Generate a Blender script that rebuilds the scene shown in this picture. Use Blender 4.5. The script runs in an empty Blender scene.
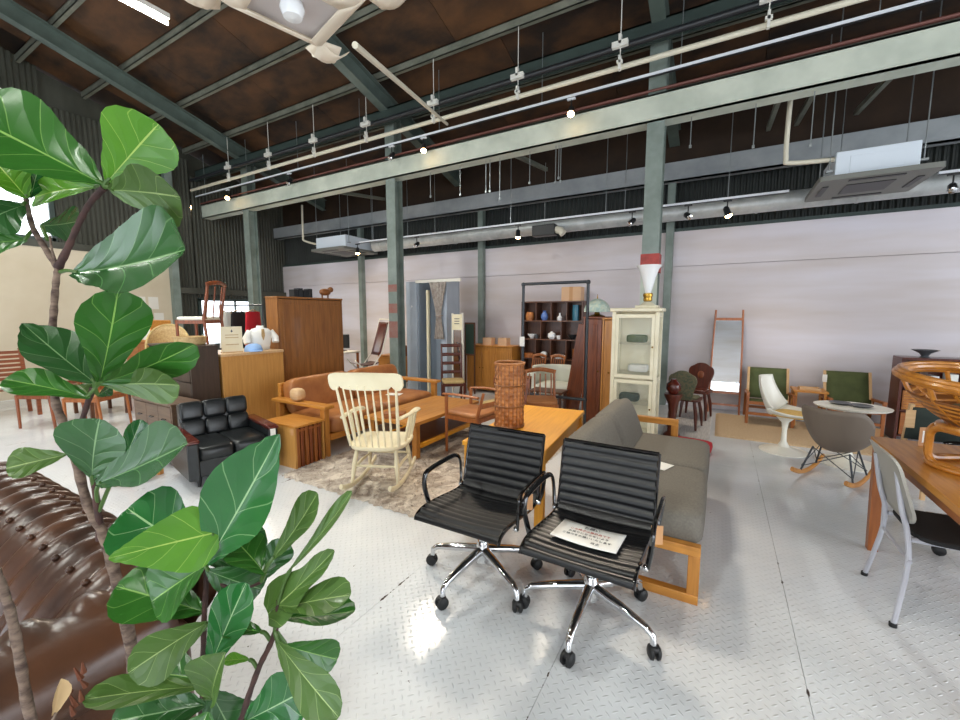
import bpy, math, random
from mathutils import Vector as V, Matrix, Euler, noise as mnoise
random.seed(7)
PI=math.pi; R=math.radians
sc=bpy.context.scene
col=sc.collection
# ---------------------------------------------------------------- camera
H=1.48; FPX=414.0; PITCH=R(6.3); YAW=R(30.0)
cd=bpy.data.cameras.new('camera'); cam=bpy.data.objects.new('camera',cd); col.objects.link(cam)
cd.sensor_width=36.0; cd.lens=36.0*FPX/960.0; cd.clip_start=0.02; cd.clip_end=200
cam.location=(0,0,H); cam.rotation_euler=(PI/2-PITCH,0,YAW)
sc.camera=cam
CM=Matrix.Translation((0,0,H))@Euler((PI/2-PITCH,0,YAW)).to_matrix().to_4x4()
def ray(px,py): return (CM.to_3x3()@V(((px-480)/FPX,-(py-360)/FPX,-1.0)))
def PZ(px,py,z=0.0): d=ray(px,py); return V((0,0,H))+d*((z-H)/d.z)
def PY(px,py,y): d=ray(px,py); return V((0,0,H))+d*(y/d.y)
def PX(px,py,x): d=ray(px,py); return V((0,0,H))+d*(x/d.x)
def PD(px,py,dep): return V((0,0,H))+ray(px,py)*dep
# ---------------------------------------------------------------- world, view, daylight
sc.view_settings.view_transform='Standard'; sc.view_settings.look='None'
sc.view_settings.exposure=0.3; sc.view_settings.gamma=1.0; sc.view_settings.use_curve_mapping=False
sc.cycles.use_denoising=True
sc.cycles.max_bounces=8; sc.cycles.diffuse_bounces=4; sc.cycles.glossy_bounces=4; sc.cycles.transmission_bounces=6
sc.cycles.sample_clamp_indirect=6.0
sc.cycles.caustics_reflective=False; sc.cycles.caustics_refractive=False
w=bpy.data.worlds.new('sky'); sc.world=w; w.use_nodes=True
bg=w.node_tree.nodes['Background']; bg.inputs[0].default_value=(0.80,0.90,1.0,1); bg.inputs[1].default_value=1.6
def area(name,loc,target,sx,sy,power,color=(1,1,1),spread=180):
    l=bpy.data.lights.new(name,'AREA'); l.shape='RECTANGLE'; l.size=sx; l.size_y=sy; l.energy=power; l.color=color; l.spread=R(spread)
    o=bpy.data.objects.new(name,l); col.objects.link(o); o.location=loc
    o.rotation_euler=(V(target)-V(loc)).to_track_quat('-Z','Y').to_euler(); return o
# daylight through the glazed shopfront behind the camera and the side entrance
area('shopfront_daylight',(-2.0,-5.9,1.28),(-2.0,0,1.2),11,2.0,215,(0.86,0.93,1.0))
area('entrance_daylight',(6.9,2.0,1.7),(0,2.4,0.9),6.5,2.8,215,(0.90,0.95,1.0))
# ---------------------------------------------------------------- mesh helper
def basis(d,up=(0,0,1)):
    d=V(d).normalized(); u=V(up)
    if abs(d.dot(u))>0.98: u=V((0,1,0)) if abs(d.y)<0.9 else V((1,0,0))
    s=d.cross(u).normalized(); return s,s.cross(d).normalized(),d
class MB:
    def __init__(s): s.v=[]; s.f=[]; s.uv=None
    def add(s,vs,fs):
        n=len(s.v); s.v+= [tuple(p) for p in vs]; s.f+=[tuple(i+n for i in f) for f in fs]; return s
    def b(s,x0,x1,y0,y1,z0,z1):
        return s.add([(x,y,z) for z in(z0,z1) for y in(y0,y1) for x in(x0,x1)],
            [(0,2,3,1),(4,5,7,6),(0,1,5,4),(2,6,7,3),(0,4,6,2),(1,3,7,5)])
    def bar(s,p0,p1,wd,ht,up=(0,0,1),w1=None,h1=None):
        p0=V(p0);p1=V(p1); a,u,d=basis(p1-p0,up); vs=[]
        for p,ww,hh in((p0,wd,ht),(p1,w1 or wd,h1 or ht)):
            for i,j in((-1,-1),(1,-1),(1,1),(-1,1)): vs.append(p+a*(i*ww/2)+u*(j*hh/2))
        return s.add(vs,[(3,2,1,0),(4,5,6,7)]+[(i,(i+1)%4,4+(i+1)%4,4+i) for i in range(4)])
    def cyl(s,p0,p1,r,r1=None,n=12): return s.tube([p0,p1],[r,r if r1 is None else r1],n)
    def tube(s,pts,r,n=8,closed=False,sq=(1,1),up=(0,0,1)):
        pts=[V(p) for p in pts]; m=len(pts); rs=r if isinstance(r,(list,tuple)) else [r]*m; vs=[]; prev=None
        for i in range(m):
            if closed: d=pts[(i+1)%m]-pts[i-1]
            else: d=pts[min(i+1,m-1)]-pts[max(i-1,0)]
            if d.length<1e-9: d=V((0,0,1))
            d.normalize()
            if prev is None: a,u,_=basis(d,up)
            else:
                a=prev-d*prev.dot(d)
                a=a.normalized() if a.length>1e-6 else basis(d,up)[0]; u=a.cross(d)
            prev=a
            for k in range(n):
                t=2*PI*k/n; vs.append(pts[i]+(a*math.cos(t)*sq[0]+u*math.sin(t)*sq[1])*rs[i])
        fs=[]
        for i in range(m if closed else m-1):
            j=(i+1)%m
            for k in range(n): fs.append((i*n+k,j*n+k,j*n+(k+1)%n,i*n+(k+1)%n))
        if not closed: fs+= [tuple(range(n)),tuple(range((m-1)*n,m*n))[::-1]]
        return s.add(vs,fs)
    def lathe(s,prof,n=24,c=(0,0,0),sx=1,sy=1,fn=None):
        vs=[];m=len(prof)
        for r,z in prof:
            for k in range(n):
                t=2*PI*k/n; rr=r+(fn(t,z) if fn else 0); vs.append((c[0]+rr*math.cos(t)*sx,c[1]+rr*math.sin(t)*sy,c[2]+z))
        fs=[(i*n+k,i*n+(k+1)%n,(i+1)*n+(k+1)%n,(i+1)*n+k) for i in range(m-1) for k in range(n)]
        if prof[0][0]>1e-5: fs.append(tuple(range(n))[::-1])
        if prof[-1][0]>1e-5: fs.append(tuple(range((m-1)*n,m*n)))
        return s.add(vs,fs)
    def prism(s,poly,ax,t0,t1):
        n=len(poly)
        def m(p,t): return {'x':(t,p[0],p[1]),'y':(p[0],t,p[1]),'z':(p[0],p[1],t)}[ax]
        return s.add([m(p,t0) for p in poly]+[m(p,t1) for p in poly],[tuple(range(n))[::-1],tuple(range(n,2*n))]+[(i,(i+1)%n,n+(i+1)%n,n+i) for i in range(n)])
    def grid(s,fn,nu,nv,cu=False,uv=False):
        vs=[];fs=[]
        for i in range(nu+1):
            for j in range(nv+1): vs.append(fn(i/nu,j/nv))
        for i in range(nu):
            for j in range(nv): fs.append((i*(nv+1)+j,(i+1)*(nv+1)+j,(i+1)*(nv+1)+j+1,i*(nv+1)+j+1))
        if uv: s.uv=[(i/nu,j/nv) for i in range(nu+1) for j in range(nv+1)]
        return s.add(vs,fs)
    def pad(s,c,sz,e=0.35,n=12,m=8,crown=0.0):
        # soft cushion: superellipsoid
        def sp(x,p): return math.copysign(abs(x)**p,x)
        vs=[];fs=[]
        for i in range(m+1):
            ph=-PI/2+PI*i/m
            for k in range(n*2):
                th=2*PI*k/(n*2)
                cp=abs(math.cos(ph))**e
                vs.append((c[0]+sz[0]/2*cp*sp(math.cos(th),e),c[1]+sz[1]/2*cp*sp(math.sin(th),e),c[2]+sz[2]/2*sp(math.sin(ph),e+.15)))
        N=n*2
        for i in range(m):
            for k in range(N): fs.append((i*N+k,i*N+(k+1)%N,(i+1)*N+(k+1)%N,(i+1)*N+k))
        return s.add(vs,fs)
    def build(s,name,mt,parent=None,label=None,cat=None,group=None,kind=None,bev=0,seg=2,sub=0,solid=0,loc=None,rz=None,ang=40,flat=False):
        me=bpy.data.meshes.new(name); me.from_pydata(s.v,[],s.f); me.validate()
        if s.uv:
            l=me.uv_layers.new(name='UVMap')
            for lp in me.loops: l.data[lp.index].uv=s.uv[lp.vertex_index]
        if not flat:
            me.polygons.foreach_set('use_smooth',[True]*len(me.polygons))
            if ang<180 and not sub: me.set_sharp_from_angle(angle=R(ang))
        me.materials.append(M[mt] if isinstance(mt,str) else mt)
        o=bpy.data.objects.new(name,me); col.objects.link(o)
        if parent: o.parent=parent
        if loc is not None: o.location=loc
        if rz is not None: o.rotation_euler=(0,0,R(rz))
        if solid:
            md=o.modifiers.new('solid','SOLIDIFY'); md.thickness=solid; md.offset=0
        if bev:
            md=o.modifiers.new('bevel','BEVEL'); md.width=bev; md.segments=seg; md.limit_method='ANGLE'; md.angle_limit=R(35)
        if sub:
            md=o.modifiers.new('sub','SUBSURF'); md.levels=sub; md.render_levels=sub
        tag(o,label,cat,group,kind); return o
def tag(o,label=None,cat=None,group=None,kind=None):
    if label: o['label']=label
    if cat: o['category']=cat
    if group: o['group']=group
    if kind: o['kind']=kind
    return o
def thing(name,label,cat,loc=(0,0,0),rz=0,group=None,kind=None,scale=1):
    o=bpy.data.objects.new(name,None); col.objects.link(o); o.empty_display_size=.1
    o.location=loc; o.rotation_euler=(0,0,R(rz)); o.scale=(scale,)*3; return tag(o,label,cat,group,kind)
def copy_tree(o,parent=None,**kw):
    c=o.copy(); col.objects.link(c); c.parent=parent
    for ch in [x for x in o.children]: copy_tree(ch,c)
    for k,vv in kw.items():
        if k=='loc': c.location=vv
        elif k=='rz': c.rotation_euler=(0,0,R(vv))
        else: c[{'cat':'category'}.get(k,k)]=vv
    return c
def catmull(pts,n=6):
    pts=[V(p) for p in pts]; out=[]
    for i in range(len(pts)-1):
        a=pts[max(i-1,0)];b=pts[i];c=pts[i+1];d=pts[min(i+2,len(pts)-1)]
        for k in range(n):
            t=k/n; out.append(0.5*((2*b)+(c-a)*t+(2*a-5*b+4*c-d)*t*t+(3*b-a-3*c+d)*t**3))
    out.append(pts[-1]); return out
def rrect(w,h,r,n=5):
    out=[]
    for cx,cy,a0 in((w/2-r,h/2-r,0),(-w/2+r,h/2-r,90),(-w/2+r,-h/2+r,180),(w/2-r,-h/2+r,270)):
        for k in range(n+1):
            a=R(a0+90*k/n); out.append((cx+r*math.cos(a),cy+r*math.sin(a)))
    return out
# ---------------------------------------------------------------- materials
M={}
def lin(c):
    if isinstance(c,str): c=[int(c[i:i+2],16)/255 for i in(0,2,4)]
    return tuple(x/12.92 if x<=.04045 else ((x+.055)/1.055)**2.4 for x in c)+(1,)
def node(nt,t,**kw):
    n=nt.nodes.new(t)
    for k,v in kw.items():
        if k.startswith('i_'):
            key=k[2:]; key=int(key) if key.isdigit() else key.replace('_',' ')
            n.inputs[key].default_value=v
        else: setattr(n,k,v)
    return n
def mat(name,c,rough=.5,metal=0,c2=None,vs=6,stretch=(1,1,1),bump=0,bs=60,coat=0,emit=None,es=1,trans=0,alpha=1,world=False,spec=.5,sss=0,dist=.01):
    m=bpy.data.materials.new(name); m.use_nodes=True; nt=m.node_tree; L=nt.links
    p=nt.nodes['Principled BSDF']; p.inputs['Base Color'].default_value=lin(c); p.inputs['Roughness'].default_value=rough
    p.inputs['Metallic'].default_value=metal; p.inputs['Coat Weight'].default_value=coat; p.inputs['Coat Roughness'].default_value=.08
    p.inputs['Specular IOR Level'].default_value=spec
    p.inputs['Transmission Weight'].default_value=trans; p.inputs['Alpha'].default_value=alpha
    if emit: p.inputs['Emission Color'].default_value=lin(emit); p.inputs['Emission Strength'].default_value=es
    if c2 or bump:
        if world: co=node(nt,'ShaderNodeNewGeometry').outputs['Position']
        else: co=node(nt,'ShaderNodeTexCoord').outputs['Object']
        mp=node(nt,'ShaderNodeMapping'); mp.inputs['Scale'].default_value=stretch; L.new(co,mp.inputs[0])
        if c2:
            nz=node(nt,'ShaderNodeTexNoise',i_Scale=vs,i_Detail=4.0,i_Roughness=.6); L.new(mp.outputs[0],nz.inputs['Vector'])
            rp=node(nt,'ShaderNodeValToRGB'); rp.color_ramp.elements[0].position=.36; rp.color_ramp.elements[1].position=.66
            rp.color_ramp.elements[0].color=lin(c); rp.color_ramp.elements[1].color=lin(c2)
            L.new(nz.outputs[0],rp.inputs[0]); L.new(rp.outputs[0],p.inputs['Base Color'])
        if bump:
            n2=node(nt,'ShaderNodeTexNoise',i_Scale=bs,i_Detail=3.0); L.new(mp.outputs[0],n2.inputs['Vector'])
            bp=node(nt,'ShaderNodeBump',i_Strength=bump,i_Distance=dist); L.new(n2.outputs[0],bp.inputs['Height']); L.new(bp.outputs[0],p.inputs['Normal'])
    M[name]=m; return m
def wood(name,c,c2,ax='x',rough=.42,vs=3.0,coat=.1,k=14):
    st={'x':(1,k,k),'y':(k,1,k),'z':(k,k,1)}[ax]
    return mat(name,c,rough,c2=c2,vs=vs,stretch=st,bump=.12,bs=vs*2,coat=coat,dist=.004)
def floor_mat():
    m=mat('floor_paint','d4d8dc',.30,coat=.25); nt=m.node_tree; L=nt.links; p=nt.nodes['Principled BSDF']
    pos=node(nt,'ShaderNodeNewGeometry').outputs['Position']
    nz=node(nt,'ShaderNodeTexNoise',i_Scale=.9,i_Detail=5.0,i_Roughness=.65); L.new(pos,nz.inputs['Vector'])
    rp=node(nt,'ShaderNodeValToRGB'); e=rp.color_ramp.elements; e[0].position=.3;e[1].position=.7
    e[0].color=lin('ced4db'); e[1].color=lin('e6e8ea'); L.new(nz.outputs[0],rp.inputs[0])
    # small dark chips where the paint has worn
    n3=node(nt,'ShaderNodeTexNoise',i_Scale=38.0,i_Detail=2.0); L.new(pos,n3.inputs['Vector'])
    r3=node(nt,'ShaderNodeValToRGB'); r3.color_ramp.elements[0].position=.755; r3.color_ramp.elements[1].position=.775; L.new(n3.outputs[0],r3.inputs[0])
    mx=node(nt,'ShaderNodeMix',data_type='RGBA'); L.new(r3.outputs[0],mx.inputs[0]); L.new(rp.outputs[0],mx.inputs[6]); mx.inputs[7].default_value=lin('57504c')
    SP=node(nt,'ShaderNodeSeparateXYZ'); L.new(pos,SP.inputs[0])
    def mb(op,a,b=0.0):
        n=node(nt,'ShaderNodeMath',operation=op)
        for i,x in enumerate((a,b)):
            if isinstance(x,(int,float)): n.inputs[i].default_value=x
            else: L.new(x,n.inputs[i])
        return n.outputs[0]
    sd=mb('ABSOLUTE',mb('SUBTRACT',mb('FRACT',mb('ADD',mb('DIVIDE',mb('ADD',SP.outputs[0],.535),.9144),.5)),.5))
    n6=node(nt,'ShaderNodeTexNoise',i_Scale=4.5,i_Detail=5.0,i_Roughness=.7); L.new(pos,n6.inputs['Vector'])
    wr_=mb('LESS_THAN',sd,mb('MULTIPLY',mb('MAXIMUM',mb('SUBTRACT',n6.outputs[0],.555),0.0),.075))
    mx2=node(nt,'ShaderNodeMix',data_type='RGBA'); L.new(wr_,mx2.inputs[0]); L.new(mx.outputs[2],mx2.inputs[6]); mx2.inputs[7].default_value=lin('4a3f3a')
    L.new(mx2.outputs[2],p.inputs['Base Color'])
    # raised lugs of checker plate, alternating direction
    mp=node(nt,'ShaderNodeMapping'); mp.inputs['Rotation'].default_value=(0,0,R(45)); mp.inputs['Scale'].default_value=(30,30,30); L.new(pos,mp.inputs[0])
    sx=node(nt,'ShaderNodeSeparateXYZ'); L.new(mp.outputs[0],sx.inputs[0])
    def ma(op,a,b=None,c=None):
        n=node(nt,'ShaderNodeMath',operation=op)
        for i,x in enumerate((a,b,c)):
            if x is None: continue
            if isinstance(x,(int,float)): n.inputs[i].default_value=x
            else: L.new(x,n.inputs[i])
        return n.outputs[0]
    fx=ma('FLOOR',sx.outputs[0]); fy=ma('FLOOR',sx.outputs[1])
    par=ma('FLOORED_MODULO',ma('ADD',fx,fy),2.0)
    u=ma('SUBTRACT',ma('FRACT',sx.outputs[0]),.5); v=ma('SUBTRACT',ma('FRACT',sx.outputs[1]),.5)
    inv=ma('SUBTRACT',1.0,par)
    a=ma('ADD',ma('MULTIPLY',u,par),ma('MULTIPLY',v,inv)); b=ma('ADD',ma('MULTIPLY',v,par),ma('MULTIPLY',u,inv))
    d=ma('ADD',ma('POWER',ma('MULTIPLY',a,1.15),2.0),ma('POWER',ma('MULTIPLY',b,4.2),2.0))
    h=ma('SMOOTH_MAX',ma('SUBTRACT',1.0,ma('MULTIPLY',d,4.0)),0.0,.2)
    n4=node(nt,'ShaderNodeTexNoise',i_Scale=5.0,i_Detail=2.0); L.new(pos,n4.inputs['Vector'])
    hh=ma('ADD',h,ma('MULTIPLY',n4.outputs[0],1.2))
    bp=node(nt,'ShaderNodeBump',i_Strength=1.0,i_Distance=.0026); L.new(hh,bp.inputs['Height']); L.new(bp.outputs[0],p.inputs['Normal'])
    n5=node(nt,'ShaderNodeTexNoise',i_Scale=2.2,i_Detail=3.0); L.new(pos,n5.inputs['Vector'])
    L.new(ma('ADD',ma('MULTIPLY',n5.outputs[0],.20),.09),p.inputs['Roughness'])
floor_mat()
mat('seam_dark','a29d98',.9)
mat('wall_white','dbd6de',.6,c2='c3b7b3',vs=.8,stretch=(.25,1,1.8),bump=.1,bs=3)
mat('wall_cream','cfc3ae',.65,c2='c2b49c',vs=.8)
mat('siding_dark','4a4a42',.55,c2='38382f',vs=2.0,stretch=(1,1,.3))
mat('siding_green','2b302d',.55,c2='212523',vs=1.5)
mat('steel_green','84908a',.5,c2='6a766f',vs=3,stretch=(1,1,1))
mat('steel_pale','ccd2c4',.5,c2='b3bbae',vs=2)
mat('steel_grey','a6abad',.5,c2='8f9598',vs=2)
mat('steel_rafter','5f6c66',.5,c2='4c5852',vs=3)
mat('steel_deep','3c4a46',.5,c2='2e3a37',vs=2)
mat('steel_purlin','7d7f73',.5,c2='62655a',vs=3)
mat('soffit_dark','2b1d13',.8,c2='3a2819',vs=2)
mat('red_paint','b2453e',.6,c2='8f3732',vs=9); mat('red_faded','8a6a62',.6,c2='8a5048',vs=7)
def roof_mat():
    m=mat('roof_board','6a4527',.7); nt=m.node_tree; L=nt.links; p=nt.nodes['Principled BSDF']
    pos=node(nt,'ShaderNodeNewGeometry').outputs['Position']; oi=node(nt,'ShaderNodeObjectInfo')
    mp=node(nt,'ShaderNodeMapping'); mp.inputs['Scale'].default_value=(1.0,1.6,1.6); L.new(pos,mp.inputs[0])
    nz=node(nt,'ShaderNodeTexNoise',i_Scale=1.6,i_Detail=6.0,i_Roughness=.6,i_Distortion=.2); L.new(mp.outputs[0],nz.inputs['Vector'])
    a=node(nt,'ShaderNodeMath',operation='MULTIPLY_ADD'); L.new(oi.outputs['Random'],a.inputs[0]); a.inputs[1].default_value=.18; a.inputs[2].default_value=-.09
    b=node(nt,'ShaderNodeMath',operation='ADD'); L.new(nz.outputs[0],b.inputs[0]); L.new(a.outputs[0],b.inputs[1])
    rp=node(nt,'ShaderNodeValToRGB'); e=rp.color_ramp.elements; e[0].position=.34; e[1].position=.72; e[0].color=lin('1f130a'); e[1].color=lin('5a3a1e')
    L.new(b.outputs[0],rp.inputs[0]); L.new(rp.outputs[0],p.inputs['Base Color'])
roof_mat()
mat('pipe_cream','d8d2bf',.4); mat('pipe_black','24262a',.35); mat('track_white','dfe3ea',.3); mat('track_black','1c1d20',.35)
mat('hanger_white','e6e4dc',.5); mat('rod_steel','9aa0a2',.35,metal=.7); mat('duct_zinc','c2c5c4',.38,metal=.25,c2='a7abab',vs=5)
mat('lamp_lit','ffe6b8',.5,emit='ffcf8e',es=40); mat('tube_lit','ffffff',.5,emit='f2fff0',es=110)
mat('ac_white','d7e0ea',.4); mat('ac_panel','6f706a',.5); mat('black_plastic','141416',.4); mat('glass','9fb0a8',.04,alpha=.08)
mat('leather_black','16191b',.30,c2='202426',vs=14,bump=.25,bs=120,dist=.003)
mat('sling_black','0b0c0e',.38,c2='121316',vs=20,bump=.2,bs=200,dist=.002)
mat('chrome','d9dadc',.10,metal=1); mat('black_gloss','0c0c0e',.12,coat=.6); mat('rubber','121315',.55)
mat('paper','f4f3ee',.7); mat('ink','2a2c33',.7); mat('ink_red','b05a4c',.7); mat('tag_card','c9976a',.7); mat('string','d8cfbd',.8)
mat('leather_tan','b0733f',.42,c2='965c30',vs=5,bump=.3,bs=40,dist=.004)
mat('leather_brown','35231b',.32,c2='543523',vs=4,bump=.2,bs=70,dist=.003)
mat('fabric_grey','6f6a62',.9,c2='7c776e',vs=90,bump=.35,bs=400,dist=.002)
mat('shell_taupe','776a5e',.6); mat('plastic_grey','a6a39b',.42); mat('steel_lilac','b3b4bd',.3)
mat('paint_cream','ede4c6',.38,c2='e3d8b6',vs=3); mat('paint_white','e9e6da',.28); mat('cream_cab','ebe4cb',.45,c2='ddd4b6',vs=5)
mat('cushion_yellow','d8b469',.85,c2='c9a358',vs=30); mat('canvas_green','55603a',.85,c2='485231',vs=8,bump=.2,bs=200,dist=.002)
mat('canvas_dark','2d3833',.8,c2='26302c',vs=8); mat('cloth_white','ebeae4',.85); mat('cloth_red','c01f2e',.8); mat('cloth_blue','93b3dd',.85); mat('cloth_black','1a1a1c',.85)
wood('oak_x','c98a3c','b4752c','x'); wood('oak_y','c98a3c','b2732b','y'); wood('oak_z','c48439','ad702b','z')
wood('pine_x','efa930','e09826','x'); wood('pine_y','efa930','e09826','y'); wood('pine_z','e5a02c','d69026','z')
wood('teak_x','a8642c','8e4f21','x'); wood('teak_y','a8642c','8e4f21','y'); wood('teak_z','a4602b','884a1f','z')
wood('ply_z','cb9650','bb8544','z'); wood('armoire_z','96622f','7c4d24','z',rough=.38)
wood('walnut_x','6e4226','57321e','x'); wood('walnut_z','643b24','4c2c1c','z'); wood('mahogany_z','5f2a1a','451c12','z',rough=.3)
wood('maroon_x','5c2014','44150e','x',rough=.25,coat=.4); wood('rust_z','8e4a24','6c361b','z'); wood('greybrown_x','6f5744','5c4637','x'); wood('dark_z','46352a','372a21','z')
wood('bench_x','8a4a2a','713b22','x'); wood('ladder_z','b4704a','9c5f3f','z'); wood('birch_x','d8b58a','c9a376','x'); wood('birch_z','d8b58a','c9a376','z')
mat('rattan','c8842e',.35,c2='a9681f',vs=18,coat=.3); mat('rattan_pale','cdb27a',.5,c2='b59a63',vs=20); mat('rattan_dark','8a5424',.4,c2='6d3f19',vs=20)
mat('wicker','bf7d42',.55,c2='8a4f25',vs=14); mat('wicker_pale','c9ad7c',.6,c2='b08f5e',vs=40)
mat('ceramic','eef0f2',.2); mat('ceramic_blue','5a78b8',.2); mat('vase_teal','2f6f86',.25); mat('brass','b08a3c',.25,metal=.9); mat('iron','3b3f44',.4,metal=.4)
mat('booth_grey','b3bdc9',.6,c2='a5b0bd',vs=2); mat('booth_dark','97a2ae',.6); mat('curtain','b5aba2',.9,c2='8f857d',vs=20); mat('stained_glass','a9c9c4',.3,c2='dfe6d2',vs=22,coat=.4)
mat('mirror','e6ecec',.02,metal=1); mat('chalk','2f4438',.8); mat('upholstery_cream','e0e0d2',.8); mat('wood_box','d8b08c',.7)
mat('tapestry','7a6f55',.9,c2='4e5a48',vs=40); mat('tv_black','1b1d20',.3); mat('soil','3a2c22',.95); mat('pot','6d6a66',.6)
mat('bark','7d6a5c',.85,c2='3f2e28',vs=30,stretch=(1,1,2.5),bump=.6,bs=40,dist=.006); mat('bark_red','4a2f2a',.8,c2='2d1c1a',vs=40,bump=.4,bs=60,dist=.004)
mat('dry_leaf','5f3018',.8); mat('dry_pale','cdb795',.8); mat('veneer','e9ddca',.5); mat('shade_grey','c9c2c2',.6); mat('plate_dark','4a4d52',.3)
mat('stripe_rug','cdcac8',.9,c2='a3a1a0',vs=30,stretch=(6,.2,1)); mat('jute','d0b896',.95,c2='b99c7a',vs=60,bump=.6,bs=150,dist=.006)
mat('poster','dcd8d0',.7); mat('sky_glass','f4f8ff',.1,emit='eef5ff',es=3.0)
def rug_mat():
    m=mat('shag','b9aca0',.95); nt=m.node_tree; L=nt.links; p=nt.nodes['Principled BSDF']
    pos=node(nt,'ShaderNodeNewGeometry').outputs['Position']
    nz=node(nt,'ShaderNodeTexNoise',i_Scale=5.5,i_Detail=6.0,i_Roughness=.7,i_Distortion=1.6); L.new(pos,nz.inputs['Vector'])
    rp=node(nt,'ShaderNodeValToRGB'); e=rp.color_ramp.elements; e[0].position=.36; e[1].position=.62; e[0].color=lin('8d7f74'); e[1].color=lin('d9cfc2'); L.new(nz.outputs[0],rp.inputs[0]); L.new(rp.outputs[0],p.inputs['Base Color'])
rug_mat()
def leaf_mat(name,c,cdark,vein,gloss,trl):
    m=mat(name,c,gloss,coat=.12); nt=m.node_tree; L=nt.links; p=nt.nodes['Principled BSDF']; out=nt.nodes['Material Output']
    uv=node(nt,'ShaderNodeTexCoord').outputs['UV']; s=node(nt,'ShaderNodeSeparateXYZ'); L.new(uv,s.inputs[0])
    def ma(op,a,b=None):
        n=node(nt,'ShaderNodeMath',operation=op)
        for i,x in enumerate((a,b)):
            if x is None: continue
            if isinstance(x,(int,float)): n.inputs[i].default_value=x
            else: L.new(x,n.inputs[i])
        return n.outputs[0]
    v=ma('ABSOLUTE',ma('SUBTRACT',s.outputs[1],.5))
    mid=ma('LESS_THAN',v,.012)
    k=ma('FRACT',ma('MULTIPLY',ma('SUBTRACT',s.outputs[0],ma('MULTIPLY',ma('POWER',v,.85),.55)),3.9))
    side=ma('LESS_THAN',ma('ABSOLUTE',ma('SUBTRACT',k,.5)),.018)
    vn=ma('MAXIMUM',ma('MULTIPLY',mid,.8),ma('MULTIPLY',side,.38))
    oi=node(nt,'ShaderNodeTexCoord').outputs['Object']; nz=node(nt,'ShaderNodeTexNoise',i_Scale=14.0,i_Detail=3.0); L.new(oi,nz.inputs['Vector'])
    mx=node(nt,'ShaderNodeMix',data_type='RGBA'); L.new(nz.outputs[0],mx.inputs[0]); mx.inputs[6].default_value=lin(cdark); mx.inputs[7].default_value=lin(c)
    m2=node(nt,'ShaderNodeMix',data_type='RGBA'); L.new(vn,m2.inputs[0]); L.new(mx.outputs[2],m2.inputs[6]); m2.inputs[7].default_value=lin(vein)
    L.new(m2.outputs[2],p.inputs['Base Color'])
    hv=ma('MINIMUM',ma('MULTIPLY',v,6.0),ma('MULTIPLY',ma('ABSOLUTE',ma('SUBTRACT',k,.5)),4.0))
    bp=node(nt,'ShaderNodeBump',i_Strength=.35,i_Distance=.003); L.new(hv,bp.inputs['Height']); L.new(bp.outputs[0],p.inputs['Normal'])
    tr=node(nt,'ShaderNodeBsdfTranslucent'); L.new(m2.outputs[2],tr.inputs[0]); ms=node(nt,'ShaderNodeMixShader'); ms.inputs[0].default_value=trl
    L.new(p.outputs[0],ms.inputs[1]); L.new(tr.outputs[0],ms.inputs[2]); L.new(ms.outputs[0],out.inputs[0])
leaf_mat('leaf_green','376e27','23521a','8cb45e',.28,.18)
leaf_mat('leaf_bright','5f9626','437d1d','b5cf6a',.35,.35)
leaf_mat('leaf_dark','33602f','244b26','7fa070',.26,.12)
leaf_mat('leaf_olive','547532','3e5d27','a9bf78',.4,.22)
leaf_mat('leaf_glossy','2b6a32','1a5226','9cc08a',.12,.10)
mat('conduit_red','6b4038',.5)
# ---------------------------------------------------------------- structure
XL=-10.6; XR=7.2; YB=7.4; YF=-6.2; WT=2.78
COLX=(-8.9,-4.83,-0.77,3.3)
def roofz(y): return 4.72+.28*(5.5-y) if y>-1.5 else 4.72+.28*7.0-.28*(-1.5-y)
fl=MB().b(XL,XR,YF,YB,-.12,-.006).build('floor','seam_dark',label='pale grey painted steel checker plate floor of the showroom',cat='floor',kind='structure')
pl=MB().b(-.4562,.4562,-2.7425,2.7425,-.006,0).build('floor_plate','floor_paint',fl); first=True
for i in range(-11,9):
    for j in range(-2,3):
        x=-.535+.9144*(i+.5); y=1.9+5.487*(j+(.5 if i%2 else 0))
        if not(XL-.3<x<XR+.3 and YF-2.7<y<YB+2.7): continue
        if first: pl.location=(x,y,0); first=False
        else: o=pl.copy(); col.objects.link(o); o.location=(x,y,0)
wb=thing('wall_back','long white boarded back wall with a horizontal seam','wall',kind='structure')
for x0,x1 in ((XL,XR),):
    MB().b(x0+.0008,x1-.0008,YB,YB+.1,0,2.232).build('wall_board','wall_white',wb,bev=.003)
    MB().b(x0+.0008,x1-.0008,YB,YB+.1,2.24,WT).build('wall_board','wall_white',wb,bev=.003)
MB().b(XL,XR,YB+.03,YB+.12,0,WT-.01).build('wall_backing','wall_white',wb)
def corrugated(name,p0,p1,z0,z1,mt,label,parent=None,pitch=.076,amp=.012):
    p0=V(p0);p1=V(p1);d=(p1-p0);L_=d.length;d.normalize();n=V((-d.y,d.x,0)); k=int(L_/pitch*4); vs=[];fs=[]
    for i in range(k+1):
        t=i*L_/k; a=(0,1,1,0)[i%4]*amp*2
        for z in(z0,z1): q=p0+d*t+n*a; vs.append((q.x,q.y,z))
    fs=[(2*i,2*i+2,2*i+3,2*i+1) for i in range(k)]
    m=MB(); m.add(vs,fs); return m.build(name,mt,parent,label=label if not parent else None,cat=None if parent else 'wall',kind=None if parent else 'structure',flat=True)
corrugated('wall_back_upper',(XL-.25,YB+.14,0),(XR,YB+.14,0),WT-.02,3.72,'siding_green','dark green corrugated siding above the white back wall')
MB().b(XL-.25,XR,YB+.1,YB+.16,3.72,4.75).build('wall_back_top','soffit_dark',label='dark brown boards above the corrugated siding',cat='wall',kind='structure')
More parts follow.
